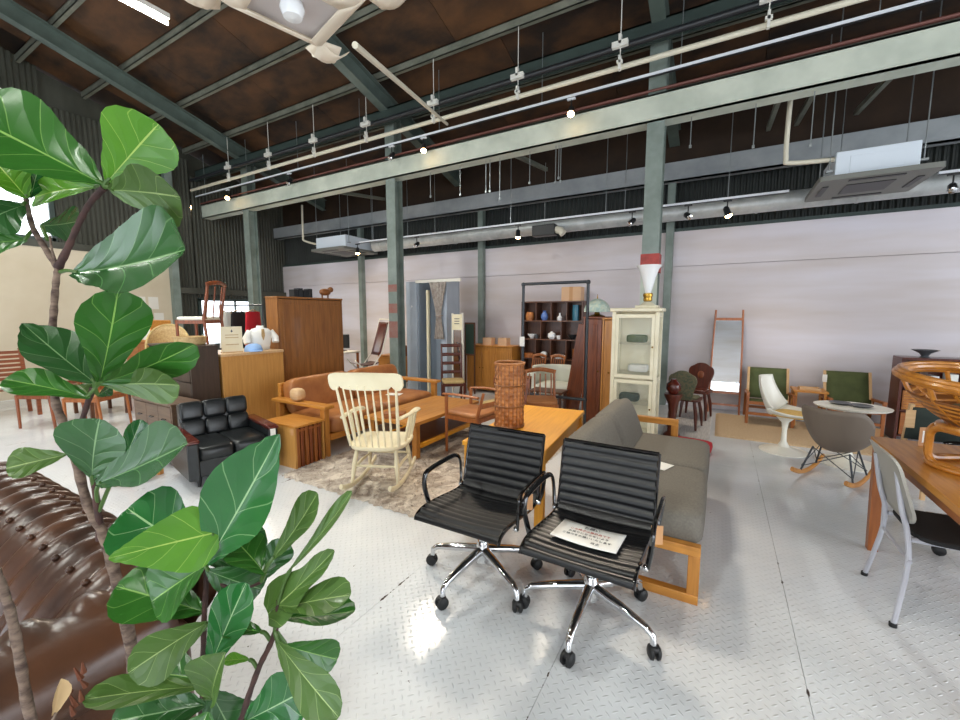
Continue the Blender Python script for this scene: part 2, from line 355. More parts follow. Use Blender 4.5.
MB().b(XL,XR,YB+.0,YB+.12,WT,WT+.05).build('trim_1','steel_deep',label='dark cap strip along the top of the white back wall',cat='trim',kind='structure')
# left gable wall: cream partition, corrugated siding, windows
wl=thing('wall_left','left gable wall with cream partition below dark corrugated siding','wall',kind='structure')
MB().b(XL-.1,XL,YF,4.62,0,2.68).build('partition','wall_cream',wl)
corrugated('siding',(XL-.02,4.62,0),(XL-.02,5.18,0),0,4.95,'siding_dark','',wl)
corrugated('siding',(XL-.02,6.5,0),(XL-.02,YB+.1,0),0,4.6,'siding_dark','',wl)
corrugated('siding',(XL-.02,5.18,0),(XL-.02,6.5,0),1.84,4.6,'siding_dark','',wl)
corrugated('siding',(XL-.02,5.18,0),(XL-.02,6.5,0),0,.75,'siding_dark','',wl)
corrugated('siding',(XL-.05,2.85,0),(XL-.05,4.62,0),2.68,5.2,'siding_dark','',wl)
corrugated('siding',(XL-.05,YF,0),(XL-.05,2.85,0),3.75,6.9,'siding_dark','',wl)
MB().b(XL-.06,XL+.02,-6,4.62,2.68,2.8).build('cap_rail','siding_dark',wl)
m=MB(); m.prism([(YF-.1,0),(YB+.15,0),(YB+.15,roofz(YB+.15)+.34),(-1.5,roofz(-1.5)+.34),(YF-.1,roofz(YF-.1)+.34)],'x',XL-.2,XL-.14); m.build('gable_panel','siding_dark',wl)
w1=thing('window_1','bright daylit window in the dark corrugated siding','window',kind='structure')
MB().b(XL-.06,XL-.05,5.2,6.5,.75,1.84).build('pane','sky_glass',w1)
for a in ((5.18,5.24,.75,1.84),(6.46,6.52,.75,1.84),(5.18,6.52,1.80,1.86),(5.18,6.52,.72,.78),(6.02,6.05,.75,1.84)):
    MB().b(XL-.05,XL+.01,*a).build('window_frame','steel_deep',w1)
w2=thing('window_2','bright clerestory window high in the gable wall','window',kind='structure')
MB().b(XL-.06,XL-.05,-1,2.85,2.85,3.7).build('pane','sky_glass',w2)
for a in ((2.8,2.87,2.8,3.75),(-1,2.85,2.8,2.86),(-1,2.85,3.69,3.76),(1.9,1.95,2.8,3.75),(.9,.95,2.8,3.75)):
    MB().b(XL-.05,XL+.01,*a).build('window_frame','steel_deep',w2)
MB().b(XL,XL+.14,4.62,4.76,0,4.9).build('trim_2','steel_green',label='green steel wall post at the end of the cream partition',cat='post',kind='structure')
MB().b(XL,XL+.1,4.76,YB,1.95,2.08).build('trim_3','siding_dark',label='dark girt across the corrugated gable siding',cat='girt',kind='structure')
for x,n in ((-7.52,'behind the white slatted deck chair'),(-4.2,'behind the wooden sideboard'),(-.76,'behind the white glass cabinet')):
    MB().b(x-.055,x+.055,YB-.12,YB,0,3.6).build('trim_4','steel_green',label='green steel wall post '+n,cat='post',kind='structure',bev=.004)
# right and front walls (beside and behind the camera), glazed
wr=thing('wall_right','plain side wall with a wide entrance opening','wall',kind='structure')
for a in ((YF,-1.3,0,5.5),(5.3,YB,0,5.5),(-1.3,5.3,3.1,5.5)): MB().b(XR,XR+.1,*a).build('wall_panel','wall_white',wr)
MB().prism([(YF-.1,5.5),(YB+.15,5.0),(YB+.15,roofz(YB+.15)+.34),(-1.5,roofz(-1.5)+.34),(YF-.1,roofz(YF-.1)+.34)],'x',XR,XR+.05).build('gable_panel','siding_dark',wr)
wf=thing('wall_front','shopfront wall with wide glazing behind the camera','wall',kind='structure')
for a in ((XL,-7.6,0,5.6),(3.6,XR,0,5.6),(-7.6,3.6,2.32,5.6),(-7.6,3.6,0,.25)): MB().b(a[0],a[1],YF-.1,YF,a[2],a[3]).build('wall_panel','wall_white',wf)
# roof
SL=math.atan(.28)
ro=thing('ceiling','brown boarded pitched roof soffit between purlins','ceiling',kind='structure')
PUR=[6.76-.83*k for k in range(10)]
pan=None
for k in range(10):
    yc=PUR[k]-.415; zc=roofz(yc)+.33
    for i in range(10):
        x=XL+.91+1.82*i+(.6 if k%2 else 0)
        if pan is None:
            pan=MB().b(-.906,.906,-.428,.428,0,.02).build('roof_board','roof_board',ro); o=pan
        else: o=pan.copy(); col.objects.link(o)
        o.location=(x,yc,zc); o.rotation_euler=(-SL,0,0)
m=MB(); m.add([(XL-.2,YB+.2,roofz(YB+.2)+.36),(XR+.2,YB+.2,roofz(YB+.2)+.36),(XR+.2,-1.5,roofz(-1.5)+.36),(XL-.2,-1.5,roofz(-1.5)+.36),(XL-.2,YF-.2,roofz(YF)+.36),(XR+.2,YF-.2,roofz(YF)+.36)],[(0,1,2,3),(3,2,5,4)])
m.build('roof_deck','roof_board',ro,solid=.02)
for k,y in enumerate([7.3]+PUR):
    z=roofz(y)+.21
    m=MB(); m.b(XL,XR,-.03,.03,0,.012).b(XL,XR,-.03,-.022,0,.11).b(XL,XR,-.03,.03,.098,.11)
    m.build('purlin','steel_purlin',ro,loc=(0,y,z))
def hbeam(m,p0,p1,h,w,t=.012,up=(0,0,1)):
    p0=V(p0);p1=V(p1);a,u,d=basis(p1-p0,up)
    m.bar(p0,p1,t,h-2*t,up)
    for s_ in(-1,1): m.bar(p0+u*s_*(h-t)/2,p1+u*s_*(h-t)/2,w,t,up)
    return m
for x in COLX:
    nm={-8.9:'above the shirt display',-4.83:'above the fitting booth',-.77:'above the white glass cabinet',3.3:'beyond the air conditioner'}[x]
    p0=V((x,YB+.1,roofz(YB+.1)+.07)); p1=V((x,-1.5,roofz(-1.5)+.07))
    hbeam(MB(),p0,p1,.26,.15).build('roof_beam','steel_rafter',label='sloping green steel roof rafter '+nm,cat='rafter',kind='structure')
    o=hbeam(MB(),(0,0,0),(0,0,4.7),.19,.19,up=(0,1,0)).build('column','steel_green',label='green steel H column '+{-8.9:'beside the shirt display',-4.83:'with flaking red paint beside the fitting booth',-.77:'with a red collar behind the white glass cabinet',3.3:'beside the rattan chair desk'}[x],cat='column',kind='structure',loc=(x,5.5,0))
    if x==-4.83:
        for z0,z1 in((1.86,1.98),(1.5,1.66),(1.08,1.36)): MB().b(-.0955,.0955,-.097,-.094,z0,z1).build('red_patch','red_faded',o)
    if x==-.77: MB().b(-.105,.105,-.105,.105,1.98,2.2).build('red_collar','red_paint',o); MB().b(-.0955,.0955,-.097,-.094,1.5,1.98).build('pale_paint','steel_pale',o)
# eaves girders
zl=3.70
m=MB().b(XL,XR,5.39,5.41,zl,4.0).b(XL,XR,5.39,5.5,zl,zl+.02).b(XL,XR,5.39,5.5,3.98,4.0).b(XL,XR,5.5,5.6,zl+.0,zl+.02)
GB=m.build('girder_beam','steel_pale',label='pale green steel girder spanning the columns',cat='girder',kind='structure')
MB().b(XL,XR,7.18,7.22,3.5,3.78).b(XL,XR,7.18,7.32,3.5,3.52).build('girder_beam','steel_grey',label='grey steel girder high along the back wall',cat='girder',kind='structure')
MB().b(XL,XR,5.3,5.4,4.72,4.74).b(XL,XR,5.3,5.32,4.5,4.74).build('girder_beam','steel_deep',label='dark steel channel above the cream pipe',cat='girder',kind='structure')
for x,n in ((.43,'first'),(.74,'second'),(1.35,'third'),(-2.8,'fourth'),(-6.6,'fifth')):
    MB().bar((x,5.45,3.8),(x,7.2,4.02),.05,.06).build('cross_beam','steel_purlin',label=n+' steel cross strut between the two girders',cat='strut',kind='structure')
MB().cyl((XL,5.37,4.03),(XR,5.37,4.03),.014,n=8).build('top_conduit','conduit_red',GB); MB().cyl((XL,5.43,4.05),(XR,5.43,4.05),.02,n=8).build('top_conduit','conduit_red',GB)
for px,l_ in((486,.42),(490,.42),(500,.55),(530,.40),(556,.45),(559,.40),(561,.45),(753,.42),(810,.5),(690,.3),(460,.4),(430,.35)):
    x=PY(px,150,5.5).x; MB().cyl((x,5.5,zl),(x,5.5,zl-l_),.005,n=6).b(x-.012,x+.012,5.49,5.51,zl-l_-.03,zl-l_).build('hanging_rod','rod_steel',GB)
for x in COLX[:3]:
    MB().bar((x,5.42,3.72),(x,6.6,4.28),.07,.08).build('knee_beam','steel_purlin',label='steel knee brace behind the column at '+{-8.9:'the shirt display',-4.83:'the fitting booth',-.77:'the glass cabinet'}[x],cat='brace',kind='structure')
# ---------------------------------------------------------------- overhead services
zc=PY(650,59,5.1).z; zb=PY(650,38,5.1).z
pipe=thing('conduit_pipe','long cream painted conduit pipe hung under the roof','pipe')
MB().cyl((XL+.2,5.1,zc),(4.6,5.1,zc),.028,n=12).build('pipe_run','pipe_cream',pipe)
pb=thing('black_pipe','long black pipe hung just above the cream conduit','pipe')
MB().cyl((XL+.2,5.1,zb),(4.6,5.1,zb),.034,n=12).build('pipe_run','pipe_black',pb)
hx=[PY(p,q,5.1).x for p,q in((519,83),(621,50),(769,12),(435,105),(368,132),(316,150),(271,165),(231,180))]
for x in hx:
    MB().cyl((x,5.07,zc),(x,5.07,roofz(5.1)+.21),.005,n=6).build('hanger_rod','hanger_white',pipe)
    MB().b(x-.012,x+.012,5.03,5.08,zc-.05,zc+.10).b(x-.03,x+.03,5.03,5.07,zc+.02,zc+.05).build('hanger_clip','hanger_white',pipe)
    MB().b(x-.085,x+.085,5.02,5.07,zb-.03,zb+.03).b(x-.015,x+.015,5.02,5.07,zb,zb+.1).build('hanger_clip','hanger_white',pb)
# slanting cream pipe from pendant height down to the conduit
a=PY(447,124,5.12); b=PD(355,45,2.5); b=V((b.x,b.y,b.z))
MB().cyl(a,b,.02,n=10).build('branch_pipe','pipe_cream',label='slanting cream branch pipe reaching up toward the veneer pendant',cat='pipe')
# lighting tracks
zt=PY(650,77,5.25).z; zt2=PY(600,215,6.6).z
def track(y,z,x0,x1,label):
    t=thing('lighting_track',label,'track')
    MB().b(x0,x1,y-.018,y+.018,z+.006,z+.034).build('track_rail','track_white',t); MB().b(x0,x1,y-.012,y+.012,z-.004,z+.006).build('track_slot','track_black',t)
    k=0; x=x0+.4
    while x<x1:
        MB().cyl((x,y,z+.034),(x,y,roofz(y)+.2),.005,n=6).build('hanger_rod','rod_steel',t); x+=1.6
    return t
track(5.25,zt,XL+.08,4.6,'white lighting track in front of the pale girder')
track(6.6,zt2,-6.8,.66,'thin lighting track near the back wall')
track(6.6,zt2,1.98,4.6,'short lighting track beyond the large ceiling cassette')
def spot(px,py,y,z,lit,label,power=60,aim=(0,0,0),cone=85):
    p=PY(px,py,y); x=p.x
    t=thing('track_spotlight',label,'spotlight',(x,y,z),group=None)
    MB().b(-.05,.05,-.016,.016,-.022,-.002).build('adapter','track_white' if y<6 else 'track_black',t)
    MB().cyl((0,0,-.02),(0,0,-.12),.008,n=8).build('stem','track_black',t)
    d=V(aim)-V((x,y,z-.1)); d.normalize(); c=V((0,0,-.15))
    MB().tube([c-d*.07,c-d*.05,c+d*.06],[.02,.036,.042],n=14).build('lamp_can','track_black',t)
    MB().tube([c+d*.061,c+d*.075,c+d*.085],[.042,.036,.015],n=14).build('lens','lamp_lit' if lit else 'chrome',t)
    if lit:
        l=bpy.data.lights.new('spot_beam','SPOT'); l.energy=power; l.spot_size=R(cone); l.spot_blend=.7; l.shadow_soft_size=.28; l.color=(1,.87,.70)
        o=bpy.data.objects.new('spot_beam',l); col.objects.link(o); o.location=V((x,y,z))+c+d*.12; o.rotation_euler=d.to_track_quat('-Z','Y').to_euler()
    return t
spot(571,116,5.25,zt,1,'lit black spotlight above the wicker basket table',330,(-1.25,3.05,.66),50)
spot(424,158,5.25,zt,1,'lit track spotlight near the flaking red column',210,(-3.1,3.5,.3),62)
spot(229,211,5.25,zt,1,'lit track spotlight above the dark chest',220,(-6.5,2.2,.5))
spot(193,221,5.25,zt,1,'lit track spotlight closest to the cream gable partition',45,(-9.5,2.2,1.2))
spot(392,165,5.25,zt,0,'unlit spotlight hanging beside the pale girder near the air conditioner box',0,(-5,3,1))
spot(290,190,5.25,zt,0,'unlit spotlight on the front track above the armoire',0,(-7,3,1))
spot(727,213,6.6,zt2,1,'lit spotlight on the rear track between ladder mirror and duct',70,(1.0,6.3,.0))
spot(518,240,6.6,zt2,1,'lit spotlight on the rear track above the pigeonhole shelf',60,(-3,6.4,.0))
spot(688,213,6.6,zt2,0,'unlit black spotlight on the rear track left of the lit ladder spotlight',0,(1.5,4,1))
spot(632,220,6.6,zt2,0,'unlit black spotlight on the rear track above the tall glass cabinet',0,(-2.5,4.5,1))
spot(417,250,6.6,zt2,0,'unlit black spotlight on the rear track above the fitting booth',0,(-5.5,4,1))
spot(953,183,6.6,zt2,0,'unlit black spotlight beside the large ceiling cassette',0,(1.5,4,1))
spot(358,262,6.6,zt2,1,'lit spotlight glowing behind the small air conditioner box',90,(-6.6,6.2,.0))
# spiral duct near the back wall
dz=PY(720,208,7.0).z
du=thing('ventilation_duct','round zinc ventilation duct along the top of the back wall','duct')
MB().cyl((-6.75,7.0,dz),(4.6,7.0,dz),.12,n=20).build('duct_run','duct_zinc',du)
for x in (-6.5,-4.6,-1.2,.35,1.4,2.4): MB().cyl((x-.015,7.0,dz),(x+.015,7.0,dz),.128,n=20).build('duct_joint','duct_zinc',du)
for x in (-5.8,-3.4,-1.4,1.2): MB().cyl((x,7.0,dz+.08),(x,7.0,roofz(7.0)+.2),.005,n=6).build('hanger_rod','rod_steel',du)
bx=PY(545,231,6.8)
fan=thing('duct_fan','black inline duct fan box above the pigeonhole shelf','fan',(bx.x,6.78,bx.z))
MB().b(-.2,.2,-.08,.08,-.09,.09).build('fan_box','black_plastic',fan,bev=.01); MB().tube([(.2,0,0),(.28,0,-.02),(.33,0,-.08)],.06,n=12).build('fan_outlet','pipe_cream',fan)
MB().cyl((0,0,.09),(0,0,1.1),.004,n=6).build('hanger_rod','rod_steel',fan)
# suspended air conditioners
def cassette(loc,w,d,h,pan_,label,rods,rz=0):
    t=thing('air_conditioner',label,'air conditioner',loc,rz)
    MB().b(-w/2,w/2,-d/2,d/2,.03,h).build('casing','ac_white',t,bev=.008)
    MB().b(-w*.32,w*.32,-d/2-.004,-d/2,h*.25,h*.8).build('access_plate','ac_white',t,bev=.003)
    MB().prism(rrect(pan_,pan_,.03),'z',-.02,.03).build('grille_panel','ac_panel',t)
    MB().b(-.2,.2,-.2,.2,-.026,-.02).build('intake_grille','black_plastic',t)
    for a in range(4):
        c,s_=math.cos(a*PI/2),math.sin(a*PI/2); rr=pan_*.40
        m=MB(); m.bar((c*rr-s_*.22,s_*rr+c*.22,-.024),(c*rr+s_*.22,s_*rr-c*.22,-.024),.05,.008); m.build('air_slot','black_plastic',t)
    for sx in(-1,1):
        for sy in(-1,1):
            x,y=sx*(w/2+.04),sy*(d/2-.06)
            MB().cyl((x,y,.12),(x,y,rods-loc[2]),.006,n=6).b(x-.03,x+.03,y-.02,y+.02,.11,.13).build('hanger_rod','rod_steel',t)
    return t
aR=PY(876,172,5.85)
cassette((1.31,6.25,2.90),.66,.66,.30,.95,'white suspended ceiling cassette air conditioner with grey louvre panel',4.7)
cassette((-7.38,6.72,2.87),.92,.8,.28,1.02,'small white suspended air conditioner box above the armoire',4.7)
d1=PY(785,165,6.0); 
MB().tube(catmull([PY(791,95,6.0),PY(788,125,6.0),PY(786,158,6.0),PY(790,163,6.0),V((.985,6.0,PY(818,162,6.0).z))],5),.025,n=10).build('drain_pipe','pipe_cream',label='cream elbowed drain pipe beside the large ceiling cassette',cat='pipe')
MB().tube(catmull([PY(302,205,6.5),PY(303,235,6.5),PY(305,241,6.5),V((-7.83,6.5,3.02))],4),.022,n=8).build('drain_pipe','pipe_cream',label='cream elbowed drain pipe beside the small air conditioner box',cat='pipe')
# linear tube lights hung under the roof
def tubelight(p,q,label,power):
    c=(p+q)/2; t=thing('tube_light',label,'light fixture',c); L_=(q-p).length; u=(q-p).normalized()*L_/2
    MB().bar(-u,u,.12,.05).build('housing','hanger_white',t)
    MB().tube([-u+V((0,0,-.05)),u+V((0,0,-.05))],.018,n=10).build('tube','tube_lit',t)
    MB().cyl((0,0,.02),(0,0,roofz(c.y)+.25-c.z),.005,n=6).build('hanger_rod','rod_steel',t)
    area('tube_glow',c+V((0,0,-.09)),c+V((0,0,-2)),.12,L_,power,(1.0,.98,.93)).rotation_euler=(0,0,math.atan2(-u.x,u.y))
za=4.35
p=PZ(15,96,za); tubelight(p+V((0,-.62,0)),p+V((0,.0,0)),'bright tube light hung high above the big fig leaves',40)
p=PZ(92,-22,za+.3); tubelight(p+V((0,-.62,0)),p+V((0,.62,0)),'bright tube light high beside the veneer pendant',80)
for x,n_ in ((-5.2,'first'),(-1.6,'second'),(2.0,'third'),(5.0,'fourth')):  # row added behind the camera, out of view, to brighten the floor
    tubelight(V((x,-2.0-.62,4.6)),V((x,-2.0+.62,4.6)),n_+' added unseen tube light under the roof ridge from the gable wall',70)
# veneer pendant lamp
pc=PD(292,3,1.8)
pd=thing('pendant_lamp','folded pale veneer pendant lamp with curled corner flaps','pendant lamp',pc,30,scale=1.3)
sq=[(.3,0),(0,.3),(-.3,0),(0,-.3)]
MB().prism([(x*.62,y*.62) for x,y in sq],'z',0,.006).build('diffuser','shade_grey',pd)
for i in range(4):
    a=V((*sq[i],0)); b=V((*sq[(i+1)%4],0)); a2,b2=a*.52,b*.52
    m=MB(); m.grid(lambda u,v:(lambda pp:(pp.x,pp.y,-.02+.10*v*v))((a2.lerp(b2,u)).lerp(a.lerp(b,u)*1.05,v)),6,3); m.build('veneer_panel','veneer',pd,solid=.003)
    for s_,e in((a,b),(b,a)):
        base=s_.lerp(e,.12)*.98; out=V((s_.x,s_.y,0)).normalized(); ed=(s_-e).normalized()
        dr=(ed*.75+out*.25).normalized(); sd=V((-dr.y,dr.x,0))*.045
        m=MB(); m.grid(lambda u,v:tuple(base+dr*(.15*u)+sd*(2*v-1)*(1-.15*u)+V((0,0,.03-.06*u+.09*u*u*u))),8,3); m.build('veneer_flap','veneer',pd,solid=.003)
MB().lathe([(.0,-.05),(.03,-.045),(.04,-.02),(.03,.02),(.02,.05)],16).build('bulb','ceramic',pd)
MB().cyl((0,0,.04),(0,0,(roofz(pc.y)+.2-pc.z)/1.3),.004,n=6).build('cord','black_plastic',pd)
# ---------------------------------------------------------------- aluminium group style office chairs
def paper_tag(parent,p,w=.035,h=.065,mt='tag_card',rx=0,rz=0,name='price_tag'):
    o=MB().b(-w/2,w/2,-.001,.001,-h,0).build(name,mt,parent); o.location=p; o.rotation_euler=(rx,0,R(rz))
    return o
PROF=catmull([(-.285,.405),(-.265,.432),(-.20,.447),(-.05,.437),(.10,.422),(.175,.432),(.205,.468),(.225,.545),(.25,.655),(.285,.785)],10)
PROF=[V((0,p[0],p[1])) for p in [(q.x,q.y) for q in [V((a[0],a[1],0)) for a in PROF]]]
def prof_len():
    s=[0]
    for i in range(1,len(PROF)): s.append(s[-1]+(PROF[i]-PROF[i-1]).length)
    return s
PS=prof_len()
def prof_at(t):
    L_=t*PS[-1]
    for i in range(1,len(PS)):
        if PS[i]>=L_-1e-9:
            k=(L_-PS[i-1])/(PS[i]-PS[i-1]); p=PROF[i-1].lerp(PROF[i],k); d=(PROF[i]-PROF[i-1]).normalized(); return p,V((0,-d.z,d.y))
    return PROF[-1],V((0,-1,0))
def office_chair(loc,rz,label,leg0,tagside):
    t=thing('office_chair',label,'office chair',loc,rz,'black ribbed office chairs')
    W=.245
    def sling(t0,t1,ribs):
        m=MB(); k=ribs*6
        def f(u,v):
            tt=t0+(t1-t0)*u; p,n=prof_at(tt); b=abs(math.sin(PI*u*ribs))**.8*.009
            x=(v*2-1)*W
            return V((x,p.y,p.z))+n*(b+.003-.012*(1-(2*v-1)**2))
        def g(u,v):
            tt=t0+(t1-t0)*u; p,n=prof_at(tt); b=abs(math.sin(PI*u*ribs))**.6*.007
            return V(((v*2-1)*W,p.y,p.z))-n*(b+.004+.012*(1-(2*v-1)**2))
        m.grid(f,k,6); m.grid(lambda u,v:g(1-u,v),k,6); return m
    sling(.0,.5,10).build('seat_sling','sling_black',t,ang=180); sling(.5,1.0,9).build('backrest_sling','sling_black',t,ang=180)
    for sx in(-1,1):
        MB().tube([V((sx*W,p.y,p.z)) for p in PROF[::3]+[PROF[-1]]],.011,n=8,sq=(.8,1.15)).build('side_rail','black_gloss',t)
        x=sx*.270
        arm=[(x,-.13,.42),(x+sx*.015,-.15,.52),(x+sx*.018,-.145,.585),(x+sx*.018,-.10,.61),(x+sx*.018,.08,.62),(x+sx*.015,.17,.612),(x+sx*.01,.205,.57),(x,.20,.48),(x-sx*.01,.175,.43)]
        MB().tube(catmull(arm,5),.0125,n=8,sq=(.75,1.1)).build('armrest','black_gloss',t)
        for q in ((x-sx*.005,-.13,.42),(x-sx*.012,.178,.433)): MB().pad(q,(.03,.03,.03),.8,6,6).build('arm_bolt','chrome',t)
    MB().cyl((-W,PROF[-1].y,PROF[-1].z),(W,PROF[-1].y,PROF[-1].z),.011,n=8).build('top_bar','black_gloss',t)
    MB().tube([(-W,.02,.42),(0,.02,.405),(W,.02,.42)],[.014,.02,.014],n=8).build('seat_spreader','chrome',t)
    MB().cyl((0,0,.16),(0,0,.40),.022,n=14).build('gas_lift','chrome',t); MB().pad((0,.02,.385),(.14,.18,.06),.4,8,6).build('tilt_box','black_plastic',t)
    MB().lathe([(0,.10),(.035,.10),(.04,.13),(.035,.20),(.028,.22),(0,.22)],18).build('hub','chrome',t)
    for i in range(5):
        a=R(leg0+72*i); d=V((math.cos(a),math.sin(a),0))
        l=MB().tube([d*.02+V((0,0,.17)),d*.16+V((0,0,.148)),d*.285+V((0,0,.122)),d*.315+V((0,0,.10)),d*.32+V((0,0,.062))],[.025,.022,.017,.015,.014],n=10).build('leg','chrome',t)
        s_=V((-d.y,d.x,0)); c=d*.325+V((0,0,.032)); a2=a+random.uniform(-.9,.9); s_=V((-math.sin(a2),math.cos(a2),0))
        for e in(-1,1): MB().tube([c+s_*e*.004,c+s_*e*.009,c+s_*e*.02,c+s_*e*.027],[.022,.032,.03,.018],n=16).build('caster_wheel','rubber',l)
        MB().pad(c+V((0,0,.018)),(.045,.045,.03),.7,8,6).build('caster_hood','black_plastic',l)
    if tagside:
        x=tagside*.285; MB().cyl((x,-.03,.61),(x+tagside*.004,-.05,.575),.0012,n=5).build('tag_string','string',t); paper_tag(t,(x+tagside*.006,-.05,.577),.05,.085,rz=25*tagside)
    return t
office_chair((-1.085,1.91,0),0,'black ribbed leather office chair nearer the cream rocking chair',-100,1)
cR=office_chair((-.475,1.90,0),-1,'black ribbed leather office chair with a paper notice on its seat',-90,1)
office_chair((1.52,3.69,0),-90,'black ribbed office chair on the far side of the oak desk',231.6,0)
# notice on the seat
ps=thing('paper_notice','white printed paper notice lying on the office chair seat','notice',(-.475,1.83,.454),-2)
pm=MB(); pm.grid(lambda u,v:((u-.5)*.30,(v-.5)*.20,.0105-.008*math.sin(PI*u)-.012*(v-.35)),8,6); pm.build('sheet','paper',ps,solid=.001)
def text(parent,s,size,loc,rot,mt='ink',align='CENTER',name='lettering',ext=.0003):
    cu=bpy.data.curves.new(name,'FONT'); cu.body=s; cu.size=size; cu.align_x=align; cu.align_y='CENTER'; cu.extrude=ext; cu.materials.append(M[mt])
    t_=bpy.data.objects.new('tmp_text',cu); col.objects.link(t_); dg=bpy.context.evaluated_depsgraph_get(); dg.update()
    me=bpy.data.meshes.new_from_object(t_.evaluated_get(dg)); bpy.data.objects.remove(t_)
    o=bpy.data.objects.new(name,me); col.objects.link(o); o.parent=parent; o.location=loc; o.rotation_euler=rot; return o
for s_,sz,y,mt in(('お願い',.026,.062,'ink'),('この椅子は展示品です',.019,.026,'ink_red'),('お座りにならないよう',.019,-.004,'ink'),('ご協力をお願いいたします',.019,-.034,'ink'),('店主',.02,-.07,'ink')):
    x=.05 if s_=='店主' else 0
    text(ps,s_,sz,(x,y,.0135-.012*(y/.2+.15)-.004),(R(-3.4),0,0),mt)
# ---------------------------------------------------------------- grey sofa with oak frame (faces +X)
gs=thing('sofa','grey fabric sofa on an open oak frame','sofa',(-.42,3.05,0),0)
MB().pad((.06,-.35,.36),(.70,.80,.19),.22,14,10).build('seat_cushion','fabric_grey',gs,ang=180)
MB().pad((.06,.41,.36),(.70,.74,.19),.22,14,10).build('seat_cushion','fabric_grey',gs,ang=180)
def wedge(y0,y1):
    poly=[(-.36,.30),(-.10,.30),(-.12,.50),(-.22,.73),(-.31,.735),(-.37,.68)]
    m=MB(); pts=[]
    poly=[(p.x,p.y) for p in catmull([V((a,b,0)) for a,b in poly+[poly[0]]],4)[:-1]]
    n=8
    def f(u,v):
        k=int(round(v*len(poly)))%len(poly); s_=(1-abs(2*u-1)**6)**.25 if 0<u<1 else .0
        cx,cz=-.24,.5; x,z=poly[k]; s2=.90+.10*s_ if 0<u<1 else .80
        return (cx+(x-cx)*s2,y0+(y1-y0)*u,cz+(z-cz)*s2)
    m.grid(f,n*2,len(poly)); 
    k=len(poly); nn=len(m.v)
    m.f.append(tuple(range(k))[::-1]); m.f.append(tuple(range(nn-k-1,nn-1)))
    return m
wedge(-.74,-.0).build('back_cushion','fabric_grey',gs,ang=180); wedge(.0,.74).build('back_cushion','fabric_grey',gs,ang=180)
MB().b(-.36,.34,-.74,.74,.225,.27).build('seat_rail','oak_y',gs,bev=.005)
MB().b(-.40,-.36,-.74,.80,.225,.30).build('back_rail','oak_y',gs,bev=.005)
for y0,top,xr in((-.80,.26,.40),(.785,.53,.16)):
    f=MB().b(-.30,xr,y0,y0+.05,0,.05).build('sled_frame','oak_x',gs,bev=.004)
    MB().b(xr-.055,xr,y0+.0005,y0+.0495,.05,top).build('post','oak_z',f,bev=.004); MB().b(-.30,-.245,y0+.0005,y0+.0495,.05,top).build('post','oak_z',f,bev=.004)
    MB().b(-.30,xr,y0,y0+.05,top-.001,top+.05).build('arm_rail','oak_x',f,bev=.004)
MB().b(-.07,.07,-.05,.05,0,.002).build('price_card','paper',label='white price card lying on the grey sofa seat',cat='card',loc=PZ(662,466,.458),rz=70)
# ---------------------------------------------------------------- pine table, wicker basket
tb=thing('dining_table','square pine table carrying the tall wicker basket','table',(-1.19,2.84,0),4.5)
MB().b(-.275,.275,-.60,.60,.63,.66).build('table_top','pine_y',tb,bev=.004)
for a in((-.25,-.23,-.55,.55),(.23,.25,-.55,.55)): MB().b(*a,.54,.63).build('apron','pine_y',tb)
for a in((-.23,.23,-.56,-.54),(-.23,.23,.54,.56)): MB().b(*a,.54,.63).build('apron','pine_x',tb)
for x in(-.242,.242):
    for y in(-.555,.555): MB().b(x-.028,x+.028,y-.028,y+.028,0,.63).build('leg','pine_z',tb,bev=.005)
wk=thing('wicker_basket','tall cylindrical wicker basket standing on the pine table','basket',(-1.31,2.70,.66))
RW=.0295
def weave(u,v):
    th=2*PI*u; z=.47*v; row=int(z/RW); ph=(z/RW-row)
    r=.101+.004*math.sin(PI*ph)+.0045*math.sin(th*11+PI*row)*math.sin(PI*ph)**.5
    return (r*math.cos(th),r*math.sin(th),z)
wm=MB(); wm.grid(weave,132,96); wm.build('woven_body','wicker',wk,ang=180)
MB().lathe([(0,.004),(.098,.004)],32).lathe([(0,.40),(.098,.40)],32).build('inner_floor','rattan_dark',wk)
for k in range(22): a=2*PI*k/22; MB().cyl((.1045*math.cos(a),.1045*math.sin(a),0),(.1045*math.cos(a),.1045*math.sin(a),.47),.0035,n=5).build('stake','rattan_dark',wk)
MB().tube([(.106*math.cos(a*PI/16),.106*math.sin(a*PI/16),.468) for a in range(32)],.009,n=8,closed=True).build('rim','wicker',wk)
for z in(.012,.16,.31): MB().tube([(.108*math.cos(a*PI/16),.108*math.sin(a*PI/16),z) for a in range(32)],.006,n=6,closed=True).build('band','rattan_dark',wk)
# ---------------------------------------------------------------- shag rug
rg=MB(); rc=[PZ(278,478),PZ(472,531)]
X0,X1,Y0,Y1=-3.42,-1.42,2.26,4.6
def rf(u,v):
    e=.035*mnoise.noise(V((u*40,v*40,0))); x=X0+(X1-X0)*u; y=Y0+(Y1-Y0)*v
    if u in(0,1): x+=e
    if v in(0,1): y+=e
    z=.016+.012*mnoise.noise(V((x*22,y*22,3)))+.006*mnoise.noise(V((x*60,y*60,9)))
    if u in(0,1) or v in(0,1): z=.002
    return (x,y,z)
rg.grid(rf,110,90); rg.build('shag_rug','shag',label='thick mottled beige shag rug under the cream rocking chair',cat='rug',ang=180)
